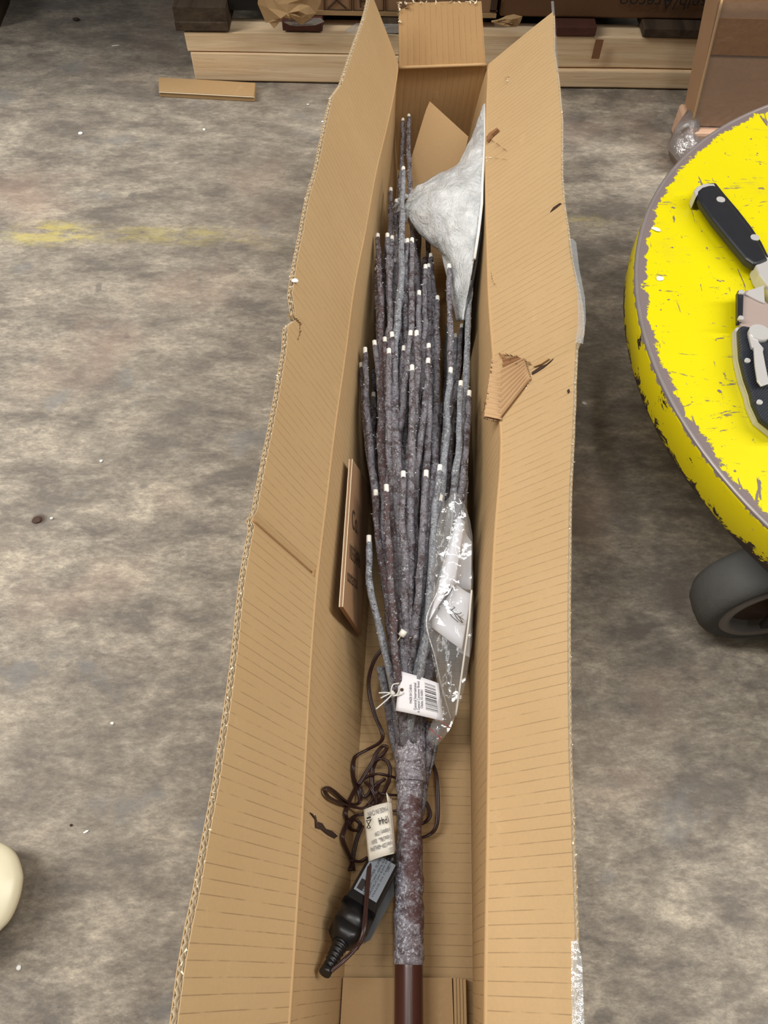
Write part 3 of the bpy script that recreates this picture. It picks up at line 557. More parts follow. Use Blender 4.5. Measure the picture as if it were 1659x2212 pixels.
# ------------------------------------------------------------------ swing tag
zt = .072; tagt = thing('swing_tag', P(905,1500,.05), 'white paper swing tag with barcode tied at the collar of the twig tree', 'tag')
C4 = [P(863,1449,zt+.004), P(948,1476,zt+.006), P(958,1558,zt), P(855,1535,zt)]
nt = (C4[1]-C4[0]).cross(C4[3]-C4[0]).normalized(); nt = nt if nt.z > 0 else -nt
f = quadpatch(C4); ft_ = lambda u, v: Vector(f(u,v))+nt*(.0022*math.sin(math.pi*u))
bb, _, _ = board(ft_, 14, 8, .0005, .06, .05, flip=-1); bb.obj('card', PAPER, tagt, True)
ft2 = lambda u, v: ft_(u,v)+nt*.0005
b = B(); v0 = .18; pos = [0,.05,.12,.16,.24,.30,.34,.42,.47,.50,.56,.60,.64,.70,.74,.78,.84,.88,.94,1]
for k, q in enumerate(pos):
    wv = random.choice([.006,.010,.016]); vv_ = lerp(.12,.80,q); b.hexa([ft2(.64,vv_),ft2(.90,vv_),ft2(.90,vv_+wv),ft2(.64,vv_+wv)], [ft2(.64,vv_)+nt*.0002,ft2(.90,vv_)+nt*.0002,ft2(.90,vv_+wv)+nt*.0002,ft2(.64,vv_+wv)+nt*.0002])
b.obj('barcode', INK, tagt)
yd = (ft2(.5,0)-ft2(.5,1)); xd_ = (ft2(0,.5)-ft2(1,.5))
for s, u, v, sz, mt, ft in (('MADE IN CHINA', .34, .74, .0030, INKG, .0155), ('General International', .44, .88, .0034, INKG, .022), ('A General Consumer Brand', .51, .93, .0030, INKG, .0255), ('Olathe, KS 66061', .58, .80, .0030, INKG, .0150)): text(s, sz, ft2(u,v), yd, xd_, mt, tagt, fit=ft)
h = B(); h.tube([ft2(.10,.46)-nt*.0004, ft2(.10,.46)+nt*.0004], .0014, 12); h.obj('punched_hole', INKB, tagt)
for pp in ([(873,1496),(866,1500),(851,1503),(845,1498),(848,1480),(862,1476)], [(848,1497),(832,1496),(818,1497)], [(848,1499),(835,1512),(812,1532)], [(848,1496),(838,1500),(822,1508)], [(851,1503),(858,1499),(864,1486)]): 
    B().tube(spline([P(x,y,zt+.004) for x, y in pp],6), .0006, 6).obj('string', STRING, tagt, True)
kb = B(); kb.tube([P(845,1494,zt+.004),P(851,1501,zt+.004)], .0019, 8); kb.obj('string_knot', STRING, tagt, True)
# ------------------------------------------------------------------ adapter, cable, cable label
A0, A1 = P(823,1876,.040), P(704,2098,.088); ax = (A1-A0).normalized(); rt = ax.cross(Vector((0,0,1))).normalized(); rt = rt if rt.x > 0 else -rt; up = rt.cross(ax); up = up if up.z > 0 else -up; AL = (A1-A0).length
adp = thing('power_adapter', P(790,1950,.01), 'black plug-in power adapter with grey rating label and tangled brown cable, beside the trunk', 'power adapter')
def rbox(l0, l1, w0, w1, h0, h1, off=0, ch=.003):
    def ring(l, w_, h_):
        c_ = A0+ax*AL*l+up*off; r = []; 
        for sx_, sy_ in ((1,1),(-1,1),(-1,-1),(1,-1)):
            for k in range(4):
                a2 = math.pi/2*k/3; q = {(1,1):a2,(-1,1):a2+math.pi/2,(-1,-1):a2+math.pi,(1,-1):a2+1.5*math.pi}[(sx_,sy_)]
                r.append(c_+rt*(sx_*(w_/2-ch)+ch*math.cos(q))+up*(sy_*(h_/2-ch)+ch*math.sin(q)))
        return r
    return ring(l0,w0,h0), ring(l1,w1,h1)
b = B(); b.hexa(*rbox(-.02,.02,.018,.0235,.026,.031)); b.hexa(*rbox(.02,.44,.0235,.0235,.031,.031)); b.hexa(*rbox(.44,.50,.0245,.0265,.032,.032)); b.obj('body', BLACK, adp)
b = B(); b.hexa(*rbox(.50,.66,.0265,.025,.030,.027,0,.010)); b.hexa(*rbox(.66,.76,.025,.012,.027,.013,0,.005)); b.obj('cable_gland', BLACK, adp, True)
b = B(); b.tube([A0+ax*AL*(.74+.25*i/40) for i in range(41)], lambda t: lerp(.0058,.0034,t)*(1+.12*math.sin(t*40)), 16); b.tube([A0+ax*AL*.97,A0+ax*AL*1.0,A0+ax*AL*1.02], .0043, 14); b.obj('strain_relief', BLACK, adp, True)
tl = lambda l, w_: A0+ax*AL*l+rt*w_+up*.0158
b = B(); b.hexa([tl(.03,-.0095),tl(.03,.0095),tl(.42,.0095),tl(.42,-.0095)],[p+up*.0003 for p in (tl(.03,-.0095),tl(.03,.0095),tl(.42,.0095),tl(.42,-.0095))]); lb = b.obj('rating_label', GREYL, adp)
b = B(); b.hexa([tl(.30,-.008),tl(.30,-.0035),tl(.40,-.0035),tl(.40,-.008)],[p+up*.0005 for p in (tl(.30,-.008),tl(.30,-.0035),tl(.40,-.0035),tl(.40,-.008))]); b.obj('printed_block', INK, lb)
for s, l, wx, sz in (('LED POWER SUPPLY',.40,-.0018,.0030),('INPUT:120V~60Hz 0.3A',.40,.0008,.0025),('OUTPUT:24V 8.6W IP44',.40,.0031,.0025),('CLASS 2',.13,.0068,.0034),('MADE IN CHINA',.40,.0056,.0022)): text(s, sz*.85, tl(l,wx)+up*.0006, -ax, -rt if (-ax).cross(-rt).dot(up) > 0 else rt, INKG2, lb, fit=.036 if s != 'CLASS 2' else .006)
kn = P(846,1862,.048); b = B(); b.tube([kn-Vector((0,.003,.004)), kn, kn+Vector((0,.006,.001))], .004, 14); b.obj('socket_nub', BLACK, adp, True)
b = B(); qs = [(852,1885),(854,1930),(800,2030),(786,2038),(793,2005)]; b.hexa([P(x,y,.008) for x,y in qs],[P(x,y,.022) for x,y in qs]); b.obj('lower_shell', BLACK, adp)
cords = [[(846,1395,.05),(828,1400,.05),(806,1432,.045),(796,1480,.035),(808,1540,.03),(826,1585,.03),(820,1604,.025),(792,1620,.02),(768,1634,.02),(763,1655,.018),(764,1680,.016),(772,1705,.014),(778,1728,.014),(768,1738,.018),(747,1731,.035),(722,1710,.055),(708,1701,.06),(702,1706,.06),(709,1721,.055),(731,1733,.04),(755,1741,.03),(784,1746,.02),(800,1738,.02)],
 [(775,1695,.02),(790,1670,.02),(804,1648,.02),(814,1625,.022),(828,1611,.025),(835,1615,.025),(827,1630,.022),(811,1641,.02),(802,1654,.018),(803,1690,.018),(806,1723,.016),(794,1741,.014),(786,1760,.014)],
 [(804,1700,.012),(806,1660,.014),(816,1641,.02),(832,1642,.022),(842,1656,.022),(841,1682,.02),(832,1706,.016),(820,1733,.012)], [(772,1700,.014),(784,1684,.018),(798,1676,.02),(820,1672,.024),(858,1681,.018)],
 [(778,1700,.012),(784,1721,.012),(796,1716,.012),(806,1700,.014),(832,1682,.016)], [(808,1710,.014),(830,1716,.016),(858,1718,.014)], [(770,1700,.01),(756,1728,.016),(747,1756,.018),(750,1774,.018),(743,1796,.022),(740,1812,.024),(750,1838,.02),(760,1858,.014),(764,1880,.010)],
 [(783,1783,.014),(771,1812,.012),(765,1837,.012),(761,1862,.012),(756,1880,.012)], [(758,1858,.012),(778,1861,.012),(795,1852,.012)], [(786,1760,.014),(768,1762,.016),(755,1774,.016),(757,1790,.016),(772,1794,.016),(778,1780,.018),(764,1770,.02),(752,1784,.018)],
 [(930,1640,.03),(940,1665,.025),(944,1690,.022),(946,1755,.02),(941,1788,.018),(926,1804,.015),(905,1811,.014)], [(906,1728,.02),(920,1734,.022),(929,1758,.02),(921,1774,.018),(904,1782,.016)],
 [(800,1850,.05),(797,1880,.064),(791,1950,.078),(787,2000,.085),(780,2030,.085),(765,2052,.083),(742,2075,.085),(712,2100,.09)], [(800,1738,.02),(812,1760,.018),(820,1790,.02),(805,1840,.04),(800,1852,.05)], [(820,1690,.014),(812,1712,.02),(818,1735,.014),(836,1750,.014),(860,1752,.014)], [(790,1690,.012),(800,1700,.02),(812,1730,.018),(800,1755,.014)]]
for pp in cords:
    fx_ = []
    for (x_, y_, z_) in pp:
        while z_ < .13 and P(x_,y_,z_).x < lerp(flx(P(x_,y_,z_).y), lxs(P(x_,y_,z_).y), z_/ZH)-.004*math.sin(math.pi*z_/ZH)+.0035: z_ += .002
        fx_.append(P(x_,y_,z_))
    sp_ = spline(fx_, 9); b = B()
    for s_ in (-1, 1): b.tube([p+Vector((s_*.00065,0,s_*.0004*math.sin(i*.3))) for i, p in enumerate(sp_)], .0011, 8)
    b.obj('cable', CORD, adp, True)
lbt = thing('cable_label', P(820,1800,.03), 'curled cream paper cable label marked IP44, left of the frosted trunk', 'label')
Q = [P(785,1749,.062), P(838,1733,.066), P(851,1844,.066), P(796,1861,.062)]; nq = (Q[1]-Q[0]).cross(Q[3]-Q[0]).normalized(); nq = nq if nq.z > 0 else -nq
fq0 = quadpatch(Q); fq = lambda u, v: Vector(fq0(u,v))+nq*.003*math.sin(math.pi*u)
bb, _, _ = board(fq, 12, 6, .0004, .04, .06, flip=-1); bb.obj('paper_strip', CREAM, lbt, True)
bb, _, _ = board(quadpatch([P(838,1733,.066),P(846,1724,.058),P(855,1836,.056),P(851,1844,.066)]), 4, 4, .0004, .01, .06, flip=-1); bb.obj('folded_edge', CREAM, lbt, True)
bb, _, _ = board(quadpatch([P(835,1712,.068),P(844,1725,.06),P(846,1734,.06),P(838,1734,.066)]), 3, 3, .0004, .01, .01, flip=-1); bb.obj('folded_corner', CREAM, lbt, True)
ro = Q[0]-Q[1]; yo = Q[3]-Q[0]
def tl2(s, px, py, sz, mt=INKG, fit=.015): text(s, sz, P(px,py,.0700), ro, yo, mt, lbt, fit=fit)
tl2('MADE IN CHIN', 837, 1741, .0052, INKG, .0165); tl2('IP44', 838, 1761, .0078, INK, .0082); tl2('adapter) 12W', 842, 1788, .0046, INKG, .0125); tl2('Output:24V      8.6W', 846, 1802, .0046, INKG, .0165); tl2('Input:120V~60Hz,IP44', 848, 1816, .0046, INKG, .0180); tl2('(SEC)', 850, 1829, .0048, INKG, .0030)
b = B()
for ln in ([(792,1768),(801,1765)],): b.tube([P(x,y,.0702) for x,y in ln], .0007, 4)
for ln in ([(791,1772),(800,1788)], [(802,1770),(792,1789)], [(792,1773),(801,1771)], [(793,1787),(796,1790),(801,1787)]): b.tube([P(x,y,.0702) for x,y in ln], .0003, 4)
for ln in ([(818,1811),(825,1809)], [(818,1813),(825,1811)]): b.tube([P(x,y,.0702) for x,y in ln], .00015, 4)
b.obj('bin_symbol', INK, lbt)['label'] = 'crossed-out wheeled bin symbol'
# ------------------------------------------------------------------ yellow round dolly
dol = thing('round_dolly', (DC.x,DC.y,0), 'round yellow painted dolly with chipped rim standing on wheels at the right', 'dolly'); ORG[dol.name] = Vector((DC.x,DC.y,DZ)); dol.location = (DC.x,DC.y,DZ)
N = 180; b = B(); prof = [(DR-.004,DZ),(DR-.001,DZ-.001),(DR,DZ-.004),(DR,DZ-.036),(DR-.002,DZ-.041),(DR-.02,DZ-.041)]
V = [Vector((DC.x+math.cos(2*math.pi*i/N)*r, DC.y+math.sin(2*math.pi*i/N)*r, z)) for r, z in prof for i in range(N)]
F = [(j*N+i, j*N+(i+1)%N, (j+1)*N+(i+1)%N, (j+1)*N+i) for j in range(len(prof)-1) for i in range(N)]
mesh('side_rim', V, F, YRIM, dol, True)
b = B(); b.hexa([Vector((DC.x+math.cos(2*math.pi*i/N)*(DR-.004), DC.y+math.sin(2*math.pi*i/N)*(DR-.004), DZ-.012)) for i in range(N)], [Vector((DC.x+math.cos(2*math.pi*i/N)*(DR-.004), DC.y+math.sin(2*math.pi*i/N)*(DR-.004), DZ)) for i in range(N)]); b.obj('deck', YEL, dol)
EDGE = simple('bare_metal_edge', (150,140,138), .4, .3, .3, 50)
b = B(); b.tube([Vector((DC.x+math.cos(2*math.pi*i/N)*(DR-.0025), DC.y+math.sin(2*math.pi*i/N)*(DR-.0025), DZ-.0012)) for i in range(N+1)], .0022, 8); b.obj('worn_edge_bead', EDGE, dol, True)
def wheel(cx, cy, yaw):
    R = Matrix.Rotation(yaw, 3, 'Z'); r = .070; w_ = .044; c0 = Vector((cx,cy,r+.0005))
    def rev(prof, name, mat, par, n=64):
        V = [c0+R @ Vector((math.cos(2*math.pi*i/n)*q, y, math.sin(2*math.pi*i/n)*q)) for q, y in prof for i in range(n)]
        F = [(j*n+i, j*n+(i+1)%n, (j+1)*n+(i+1)%n, (j+1)*n+i) for j in range(len(prof)-1) for i in range(n)]; return mesh(name, V, F, mat, par, True)
    ty = rev([(.053,-w_/2+.001),(.060,-w_/2),(.066,-w_/2+.004),(r-.001,-w_/2+.010),(r,0),(r-.001,w_/2-.010),(.064,w_/2-.002),(.05,w_/2)], 'tyre', RUBBER, dol)
    rev([(.053,-w_/2+.001),(.051,-w_/2-.001),(.044,-w_/2),(.042,-w_/2+.006),(.040,-w_/2+.012)], 'wheel_rim', HUB, dol)
    rev([(.042,-w_/2+.010),(.03,-w_/2+.012),(.016,-w_/2+.008),(.014,-w_/2-.004),(.001,-w_/2-.005)], 'hub_disc', RUST, dol)
    b = B(); b.box(c0+R @ Vector((0,-w_/2-.006,.035)), (.03,.005,.1), 0, R); b.box(c0+R @ Vector((0,w_/2+.006,.035)), (.03,.005,.1), 0, R); b.box(c0+R @ Vector((0,0,.087)), (.06,.07,.006), 0, R); b.obj('caster_fork', DARK, dol)
wheel(.352,.302,.12); wheel(.87,.30,-.4); wheel(.61,.79,.0)
# knife
def plate(pts, z0, z1, name, mat, par, zt=None, bev=0):
    b = B(); b.hexa([Vector((p[0],p[1],z0)) for p in pts], [Vector((p[0],p[1],z1)) for p in pts]); o = b.obj(name, mat, par)
    if bev: m_ = o.modifiers.new('bevel','BEVEL'); m_.width = bev; m_.segments = 3; m_.limit_method = 'ANGLE'
    return o
pz = lambda L_, z: [P(x,y,z)[:2] for x, y in L_]
kn_ = thing('chef_knife', P(1580,500,.2), 'black handled kitchen knife with round steel rivets lying on the yellow dolly', 'knife')
H = [(1500,412),(1512,402),(1526,398),(1541,397),(1560,421),(1590,456),(1618,492),(1640,525),(1657,560),(1640,567),(1628,570),(1607,556),(1570,512),(1535,469),(1512,436)]
H = [(x+4,y+1) for x, y in H]
plate(pz(H,.217), .2075, .217, 'handle_scale', HANDLE, kn_, bev=.0028); plate(pz(H,.204), .2008, .2065, 'handle_scale', HANDLE, kn_, bev=.002)
S_ = [(1498,414),(1506,403),(1522,397),(1542,396),(1545,404),(1600,470),(1660,560),(1630,572),(1600,552),(1560,503),(1512,440)]
plate(pz([(x+1,y+6) for x,y in S_],.2075), .2062, .2082, 'tang', STEEL, kn_)
plate(pz([(1499,412),(1506,402),(1524,396),(1543,396),(1546,403),(1530,404),(1514,411),(1504,424)],.2165), .2012, .2165, 'butt_cap', STEEL, kn_, bev=.001)
plate(pz([(1631,568),(1660,553),(1700,600),(1720,650),(1692,668),(1660,618),(1640,592)],.2155), .2012, .2155, 'bolster', STEEL, kn_, bev=.0015)
plate(pz([(1665,620),(1700,600),(1760,640),(1900,800),(1960,900),(1860,860),(1700,720)],.209), .2075, .209, 'blade', BLADE, kn_)
for x, y in ((1557,431),(1631,513)):
    c_ = P(x,y,.2172); b = B(); b.tube([c_-Vector((0,0,.001)), c_, c_+Vector((0,0,.0003))], .0042, 20); b.obj('rivet', STEEL, kn_, True)
# folding knife
fk = thing('folding_knife', P(1640,780,.2), 'folding utility knife with black ribbed grip and steel pocket clip on the dolly', 'folding knife')
body = [(1596,707),(1606,702),(1625,706),(1645,712),(1662,724),(1700,760),(1710,800),(1700,900),(1690,940),(1662,918),(1643,903),(1627,868),(1622,845),(1610,812),(1600,770)]
plate(pz(body,.216), .2095, .216, 'grip', GRIP, fk, bev=.0018); plate(pz([(x-8,y+3) for x,y in body],.2085), .2065, .209, 'liner', STEEL, fk)
plate(pz([(x-11,y+5) for x,y in body],.2065), .2008, .206, 'back_spacer', STEEL, fk)
plate(pz([(1609,629),(1649,619),(1652,650),(1700,700),(1700,770),(1600,702),(1591,690),(1593,640)],.212), .2095, .212, 'blade_holder', BLADE, fk)
plate(pz([(1618,627),(1640,620),(1650,617),(1652,655),(1640,650),(1610,635)],.2135), .2122, .2135, 'cutting_blade', STEEL, fk)
plate(pz([(1594,627),(1607,625),(1605,692),(1594,694)],.2155), .2095, .2155, 'lock_bar', HANDLE, fk, bev=.0008)
for x, y, r in ((1601,632,.0024),(1600,688,.0024),(1637,724,.0088),(1614,780,.0024),(1640,870,.0024)):
    c_ = P(x,y,.2165); b = B(); b.tube([c_-Vector((0,0,.002)), c_, c_+Vector((0,0,.0012 if r < .005 else .004))], r, 24); b.obj('screw', STEEL, fk, True)
plate(pz([(1617,722),(1630,716),(1640,740),(1650,752),(1648,762),(1624,750)],.2195), .2165, .2195, 'clip_mount', STEEL, fk, bev=.0005)
plate(pz([(1628,748),(1646,748),(1654,790),(1662,828),(1645,834),(1636,822),(1631,790)],.2215), .2197, .2215, 'pocket_clip', STEEL, fk, bev=.0004)
# ------------------------------------------------------------------ pallet and load at the back
pal = thing('wooden_pallet', (.1,1.3,0), 'pale timber pallet with dark deck boards under the stacked cartons at the back', 'pallet')
def beam(x0, x1, y0, y1, z0, z1, name, mat, par, bev=.002, rag=0):
    n = 24; b = B(); V = []
    for i in range(n+1):
        x = lerp(x0,x1,i/n)
        for (y, z) in ((y0,z0),(y0,z1),(y1,z1),(y1,z0)):
            j = rag*(z1-z)/.07 if i == 0 else 0
            V.append(Vector((x+j, y+noise.noise(Vector((x*9,z*20,y)))*.0012, z+noise.noise(Vector((x*7,y*8,z*9)))*.0012)))
    F = [(i*4+k,(i+1)*4+k,(i+1)*4+(k+1)%4,i*4+(k+1)%4) for i in range(n) for k in range(4)]+[(0,1,2,3),(n*4+3,n*4+2,n*4+1,n*4)]
    o = mesh(name, b.V+V, F, mat, par)
    if bev: m_ = o.modifiers.new('bevel','BEVEL'); m_.width = bev; m_.segments = 2; m_.limit_method = 'ANGLE'
    return o
beam(-.314,.06,1.2100,1.252,.0475,.0755,'front_beam',PINE,pal,.0008); beam(-.311,.04,1.2095,1.252,.002,.0462,'front_beam',PINE,pal,.0025)
beam(.06,.62,1.214,1.252,.0305,.0765,'front_beam',PINE,pal); beam(.04,.62,1.2085,1.252,.002,.029,'front_beam',PINE,pal,.0025)
b = B(); b.box((.332*0+.312,1.2078+.0,.062), (.012,.0008,.028)); b.obj('bark_stain', TORN, pal)
for x0, x1, mt, zz in ((-.325,-.245,OLDW,.0775),(-.165,-.105,REDW,.078),(-.02,.06,OLDW,.078),(.245,.305,REDW,.078),(.375,.475,OLDW,.079)):
    beam(x0,x1,1.206+random.uniform(0,.008),1.75,zz,zz+.0135,'deck_board',mt,pal,.0015)
for y in (1.45,1.7): beam(-.318,.62,y,y+.04,.002,.077,'rear_beam',OLDW,pal)
b = B(); b.box((-.285,1.29,.100), (.078,.16,.02)); o = tag(b.obj('dark_timber_offcut', OLDW), 'dark weathered timber block lying on the left end of the pale pallet', 'timber offcut'); o.data.transform(Matrix.Rotation(0,4,'Z')); recenter(o)
def carton_box(name, x0, x1, y0, y1, z0, z1, mat, label, group=None):
    t = thing(name, ((x0+x1)/2,(y0+y1)/2,z0), label, 'carton', group); b = B(); b.box(((x0+x1)/2,(y0+y1)/2,(z0+z1)/2), (x1-x0,y1-y0,z1-z0)); o = b.obj('box_body', mat, t); m_ = o.modifiers.new('bevel','BEVEL'); m_.width = .003; m_.segments = 2
    return t
c1 = carton_box('brown_carton', -.16,.155,1.232,1.7,.092,.42, CARDB, 'brown carton with black box symbols standing on the pallet behind the long carton')
c2 = carton_box('brown_carton', .16,.52,1.234,1.7,.093,.42, CARDD, 'dark brown carton with upside-down lettering on the right half of the pallet')
b = B(); b.box((-.34*0+.0,1.2305,.096), (.31,.002,.006)); b.obj('bottom_fold_edge', CARDP, c1)
yk = 1.2312; b = B(); kk = lambda x, y: PY(x,y,yk)
def frame_(x0, x1, y0, y1, r=.0009):
    b.tube([kk(x0,y0),kk(x0,y1),kk(x1,y1),kk(x1,y0)], r, 4)
frame_(700,759,-30,23); frame_(703,755,-30,21,.0004); b.tube([kk(708,18),kk(740,-12)], .0012, 4); b.tube([kk(748,18),kk(712,-12)], .0012, 4)
frame_(764,828,-30,23); b.tube([kk(777,-12),kk(779,16)], .0016, 4); b.tube([kk(777,2),kk(795,2)], .0012, 4); b.tube([kk(795,-12),kk(796,16)], .0016, 4); frame_(833,900,-30,24)
b.obj('printed_handling_symbols', INKB, c1)
text('ssejb/Arecoo', .026, kk(1545,-8)+Vector((0,-.002,0)), (-1,0,0), (0,0,-1), INK, c2, sx=1)
b = B(); b.box((PY(1066,15,1.231).x,1.2305,.112), (.009,.001,.02)); b.box((PY(1066,26,1.231).x,1.2305,.1025), (.012,.001,.002)); b.obj('printed_mark', INKB, c1)
def crumple(name, poly, Y, amp, mat, label, cat, th=.002):
    n = len(poly); c_ = sum((PY(x,y,Y) for x,y in poly), Vector())/n; V = [c_-Vector((0,amp*1.2,0))]; F = []
    R = 3
    for r in range(1, R+1):
        for k, (x,y) in enumerate(poly): p = lerp(c_, PY(x,y,Y), r/R); V.append(p+Vector((0,amp*noise.noise(p*60+Vector((k,r,0)))*1.6-amp*(1-r/R),0)))
    F = [(0,1+k,1+(k+1)%n) for k in range(n)]+[(1+(r-1)*n+k,1+(r-1)*n+(k+1)%n,1+r*n+(k+1)%n,1+r*n+k) for r in range(1,R) for k in range(n)]
    o = mesh(name, V, F, mat); m_ = o.modifiers.new('solid','SOLIDIFY'); m_.thickness = th; return recenter(tag(o, label, cat))
crumple('torn_cardboard_scrap', [(557,8),(560,-30),(620,-36),(700,-30),(692,6),(682,28),(668,40),(650,52),(640,36),(625,38),(606,34),(600,46),(593,60),(583,48),(575,48)], 1.196, .004, CARDP, 'torn ragged cardboard scrap hanging over the pallet, left of the symbol carton', 'cardboard scrap')
crumple('crumpled_paper', [(1062,46),(1075,40),(1092,36),(1110,34),(1128,34),(1124,44),(1116,56),(1100,56),(1080,52)], 1.203, .003, CARDP, 'crumpled kraft paper poking out beneath the brown carton, left of the right flap', 'paper')
crumple('film_scrap', [(745,64),(770,50),(800,50),(862,52),(862,72),(830,68),(790,66),(765,70)], 1.205, .004, CLEAR2, 'shiny clear film scrap on the pallet timber left of the end flap', 'plastic film')
crumple('film_scrap', [(612,44),(640,40),(672,42),(692,36),(700,46),(680,52),(640,56),(626,52)], 1.203, .004, CLEAR2, 'pale film scrap below the torn cardboard on the pallet', 'plastic film')
b = B(); b.box((-.215,1.36,.15), (.06,.25,.11)); recenter(tag(b.obj('dark_void_infill', DARK), 'black bundle in shadow at the left end of the pallet load', 'infill'))  # black block put in for the dark void left of the cartons
# flat small carton strip on the floor
zz = .010; c4 = [P(342,166,zz), P(552,178,zz), P(549,207,zz), P(343,196,zz)]; sb = thing('flat_cardboard_strip', (c4[0]+c4[2])/2-Vector((0,0,zz)), 'small flat brown cardboard box lying in front of the left end of the pallet', 'cardboard box')
b = B(); b.hexa([Vector((p.x,p.y,.0)) for p in c4], c4); o = b.obj('body', CARDP, sb); m_ = o.modifiers.new('bevel','BEVEL'); m_.width = .0012; m_.segments = 2
b = B(); b.tube([c4[3]+Vector((0,-.0004,-.002)), c4[2]+Vector((0,-.0004,-.002))], .0008, 5); b.obj('taped_edge', CUT, sb)
# tall taped carton at right
tc_ = thing('tall_carton', (.6,1.09,.03), 'tall film-wrapped brown carton with brown tape band standing behind the yellow dolly', 'carton')
Yc = 1.04; bl, tlp = PY(1495,272,Yc), PY(1560,-6,Yc); dz = (tlp-bl); tlp2 = bl+dz*2.6; w_ = .42
def tb(p, dx=0, dy=0): return p+Vector((dx,dy,0))
ylean = .03
b = B(); b.hexa([tb(bl),tb(bl,w_),tb(bl,w_,.055),tb(bl,-.0,.055)],[tb(tlp2,0,ylean),tb(tlp2,w_,ylean),tb(tlp2,w_,.055+ylean),tb(tlp2,0,.055+ylean)]); b.obj('box_body', CARDB, tc_)
def fr_(px, py, off=.0012): 
    d = ray(px,py); n_ = (tb(bl,w_)-bl).cross(tb(tlp2,0,ylean)-bl).normalized(); t = (bl-CAM).dot(n_)/d.dot(n_); n_ = n_ if n_.y < 0 else -n_; return CAM+d*t+n_*off
b = B(); b.hexa([fr_(1551,38,.0004),fr_(1900,48,.0004),fr_(1900,128,.0004),fr_(1532,117,.0004)],[fr_(1551,38),fr_(1900,48),fr_(1900,128),fr_(1532,117)]); b.obj('tape_band', AMBER, tc_)
V = []; nn_ = 16
for j in range(13):
    for i in range(nn_+1):
        px, py = lerp(lerp(1553,1490,j/12), 1700, i/nn_), lerp(2,296,j/12); p = fr_(px,py,.0028); V.append(p+Vector((0,-.0018*abs(noise.noise(p*45)),0)))
mesh('wrap_film', V, [(j*(nn_+1)+i,j*(nn_+1)+i+1,(j+1)*(nn_+1)+i+1,(j+1)*(nn_+1)+i) for j in range(12) for i in range(nn_)], film('stretch_wrap', (.97,.96,.95,1), .05, 70, .03, .002), tc_, True)
b = B(); b.tube([fr_(lerp(1559,1494,i/12),lerp(0,272,i/12),.001) for i in range(13)], .0016, 6); b.obj('worn_corner_edge', CARDP, tc_, True)
base = thing('wrapped_carton_base', (.6,1.06,0), 'pale kraft-wrapped base block under the tall taped carton, behind the yellow dolly', 'packing block')
q = [P(1488,274,.046),P(1560,282,.046),P(1760,300,.046)]; b = B(); f0 = [Vector((bl.x-.006,1.026,.003)),Vector((bl.x+.42,1.03,.003)),Vector((bl.x+.42,1.10,.003)),Vector((bl.x-.006,1.10,.003))]; b.hexa(f0, [p+Vector((0,0,.042)) for p in f0]); o = b.obj('block', PINKP, base); m_ = o.modifiers.new('bevel','BEVEL'); m_.width = .004; m_.segments = 2
c_ = P(1478,318,.025); b = B(); b.tube([c_+Vector((.012,.035,.03)), c_+Vector((0,.015,.012)), c_, c_+Vector((.006,-.018,-.008)), c_+Vector((.02,-.035,-.018))], lambda t: .010+.012*math.sin(math.pi*t), 20)
for v in b.V: v += Vector((noise.noise(v*70), noise.noise(v*70+Vector((3,0,0))), noise.noise(v*70+Vector((0,4,0)))))*.008; v.z = max(v.z, .001)
b.obj('bunched_film', film('bunched_brown_film', (.62,.5,.4,1), .2, 80, .12, .004), base, True)
b = B(); b.tube(spline([P(1462,300,.03),P(1470,280,.05),P(1484,270,.058),P(1492,276,.05)],6), .003, 6); b.obj('film_twist', CLEAR2, base, True)
# corner of another pallet, top left
o = thing('dark_pallet_corner', (-.72,1.42,0), 'corner of a dark wooden pallet at the top left of the floor', 'pallet'); b = B(); b.hexa([P(-60,70,0)*1.0,P(0,59,0),P(21,8,0),P(30,-60,0),P(-80,-80,0)],[v+Vector((0,0,.055)) for v in (P(-60,70,0),P(0,59,0),P(21,8,0),P(30,-60,0),P(-80,-80,0))]); b.obj('corner_block', OLDW, o)
# cream moulded plastic at lower left
cr = [(0,1818),(24,1832),(40,1852),(50,1885),(50,1908),(42,1945),(24,1985),(0,2012),(-60,2075),(-150,2100),(-230,2030),(-240,1920),(-180,1830),(-80,1805)]
pts = [P(x,y,.035) for x,y in cr]; ctr = sum(pts, Vector())/len(pts); n = len(pts)
sp_ = spline(pts+[pts[0]], 5)[:-1]; m_ = len(sp_); V = []; F = []
for k, (s, z) in enumerate(((1,-.0),(1.0,.002),(.97,.0045),(.85,.008),(.6,.011),(.3,.013))): V += [Vector((lerp(ctr.x,p.x,s),lerp(ctr.y,p.y,s),.035+z)) for p in sp_]
for k, (s, z) in enumerate(((.95,-.001),(.45,-.034),)): V += [Vector((lerp(ctr.x,p.x,s),lerp(ctr.y,p.y,s),.035+z)) for p in sp_]
for k in range(5): F += [(k*m_+i,k*m_+(i+1)%m_,(k+1)*m_+(i+1)%m_,(k+1)*m_+i) for i in range(m_)]
F += [(i,(i+1)%m_,6*m_+(i+1)%m_,6*m_+i) for i in range(m_)]+[(6*m_+i,6*m_+(i+1)%m_,7*m_+(i+1)%m_,7*m_+i) for i in range(m_)]+[tuple(range(5*m_,6*m_)), tuple(range(7*m_,8*m_))[::-1]]
recenter(tag(mesh('cream_plastic_tub', V, F, CREAMP, None, True), 'smooth rounded cream plastic shell on the floor at the lower left edge', 'plastic shell'))
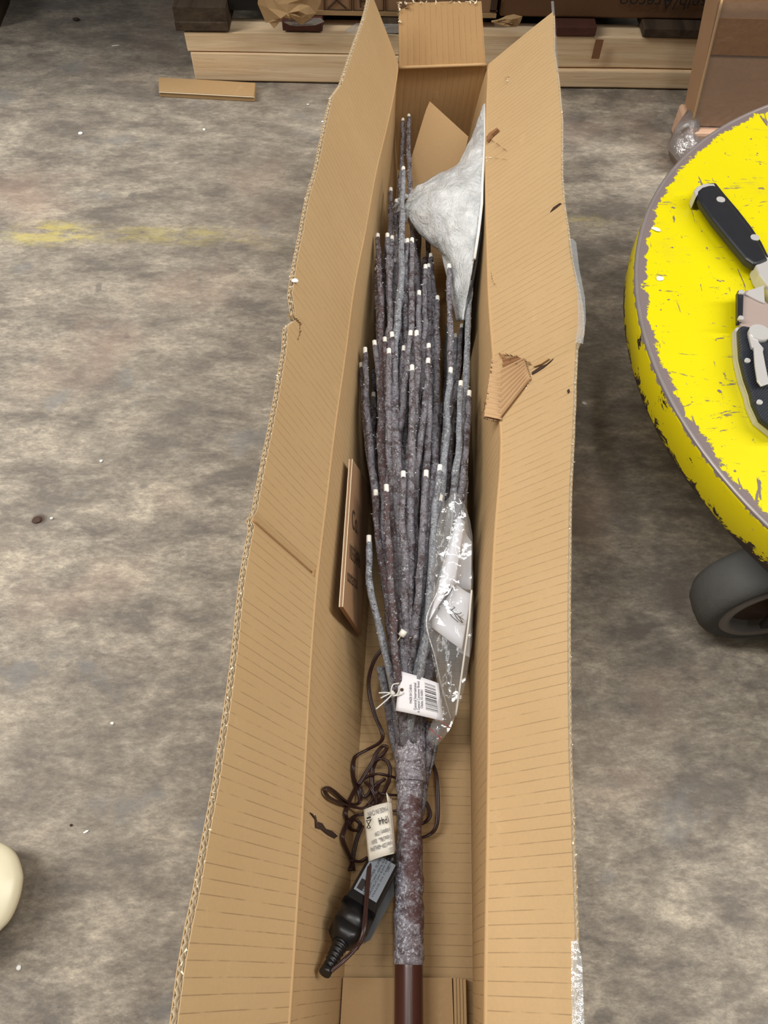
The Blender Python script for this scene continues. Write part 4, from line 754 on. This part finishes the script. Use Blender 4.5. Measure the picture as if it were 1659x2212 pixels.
# ------------------------------------------------------------------ crumbs
def crumb(px, py, z, sx, sy, sz, mat, label, rot=0, name='crumb', group=None):
    c_ = P(px,py,z); b = B(); R = Matrix.Rotation(rot,3,'Z'); V = []; F = []; n = 10
    for j in range(1,5):
        for i in range(n): th_ = math.pi*j/5; an = 2*math.pi*i/n; q = Vector((math.cos(an)*math.sin(th_)*sx, math.sin(an)*math.sin(th_)*sy, math.cos(th_)*sz)); V.append(c_+R @ q*(1+.25*noise.noise(q*900+c_*50))+Vector((0,0,sz)))
    F = [(j*n+i,j*n+(i+1)%n,(j+1)*n+(i+1)%n,(j+1)*n+i) for j in range(3) for i in range(n)]+[tuple(range(n)), tuple(range(3*n,4*n))[::-1]]
    o = mesh(name, V, F, mat, None, False); return recenter(tag(o, label, 'crumb' if name == 'crumb' else 'debris', group))
crumb(174,289,0,.0034,.0034,.0012,WHITEC,'round white dot of foam on the open floor below the dark shade line')
crumb(250,99,0,.007,.0015,.0006,WHITEC,'thin white sliver on the shaded floor left of the pallet',.2)
crumb(165,44,0,.006,.004,.002,BROWNP,'small dark lump on the shaded floor near the dark pallet corner')
crumb(441,281,0,.002,.003,.001,WHITEC,'tiny off-white chip on the floor below the flat cardboard box',.4)
crumb(697,264,0,.0022,.0018,.001,WHITEC,'tiny white fleck on the floor beside the upper left flap edge')
crumb(665,227,0,.002,.0014,.001,WHITEC,'tiny white fleck on the floor just right of the flat cardboard box')
crumb(1215,317,0,.0022,.0014,.001,WHITEC,'tiny white fleck on the floor right of the upper right flap')
crumb(1262,873,0,.0032,.0024,.0014,WHITEC,'pale pebble on the dark floor between carton and dolly',-.5)
crumb(219,997,0,.0018,.0018,.001,WHITEC,'small white grain on the floor above the brown stain')
crumb(112,1121,0,.0016,.0016,.0012,WHITEC,'bright white bead on the brown stained spot of floor')
crumb(80,1124,0,.005,.004,.0012,BROWNP,'dark brown shred stuck on the stained spot of floor',.5)
crumb(243,1563,0,.0018,.0014,.001,WHITEC,'small white chip on the floor left of the carton middle')
crumb(186,1797,0,.0026,.001,.0006,WHITEC,'thin pale flake on the floor above the cream plastic shell',.5)
crumb(154,1783,0,.0012,.0012,.0012,BROWNP,'tiny dark grit beside the pale flake on the floor')
crumb(42,2090,0,.002,.002,.001,WHITEC,'white grain on the floor below the cream plastic shell')
crumb(1425,603,DZ,.0036,.0030,.0008,WHITEC,'round white foam dot on the yellow dolly left of the two knives')
crumb(1417,497,DZ,.005,.0026,.001,WHITEC,'larger white foam chip at the worn left rim of the yellow dolly',-.6)
o = crumb(654,603,.22,.003,.0022,.0012,WHITEC,'white foam chip caught on the left flap edge of the carton')
q = SL(flapv(640,610,lxs,DL)[0], 1.0, 0); o.location = q+Vector((.0005,0,-.0005))
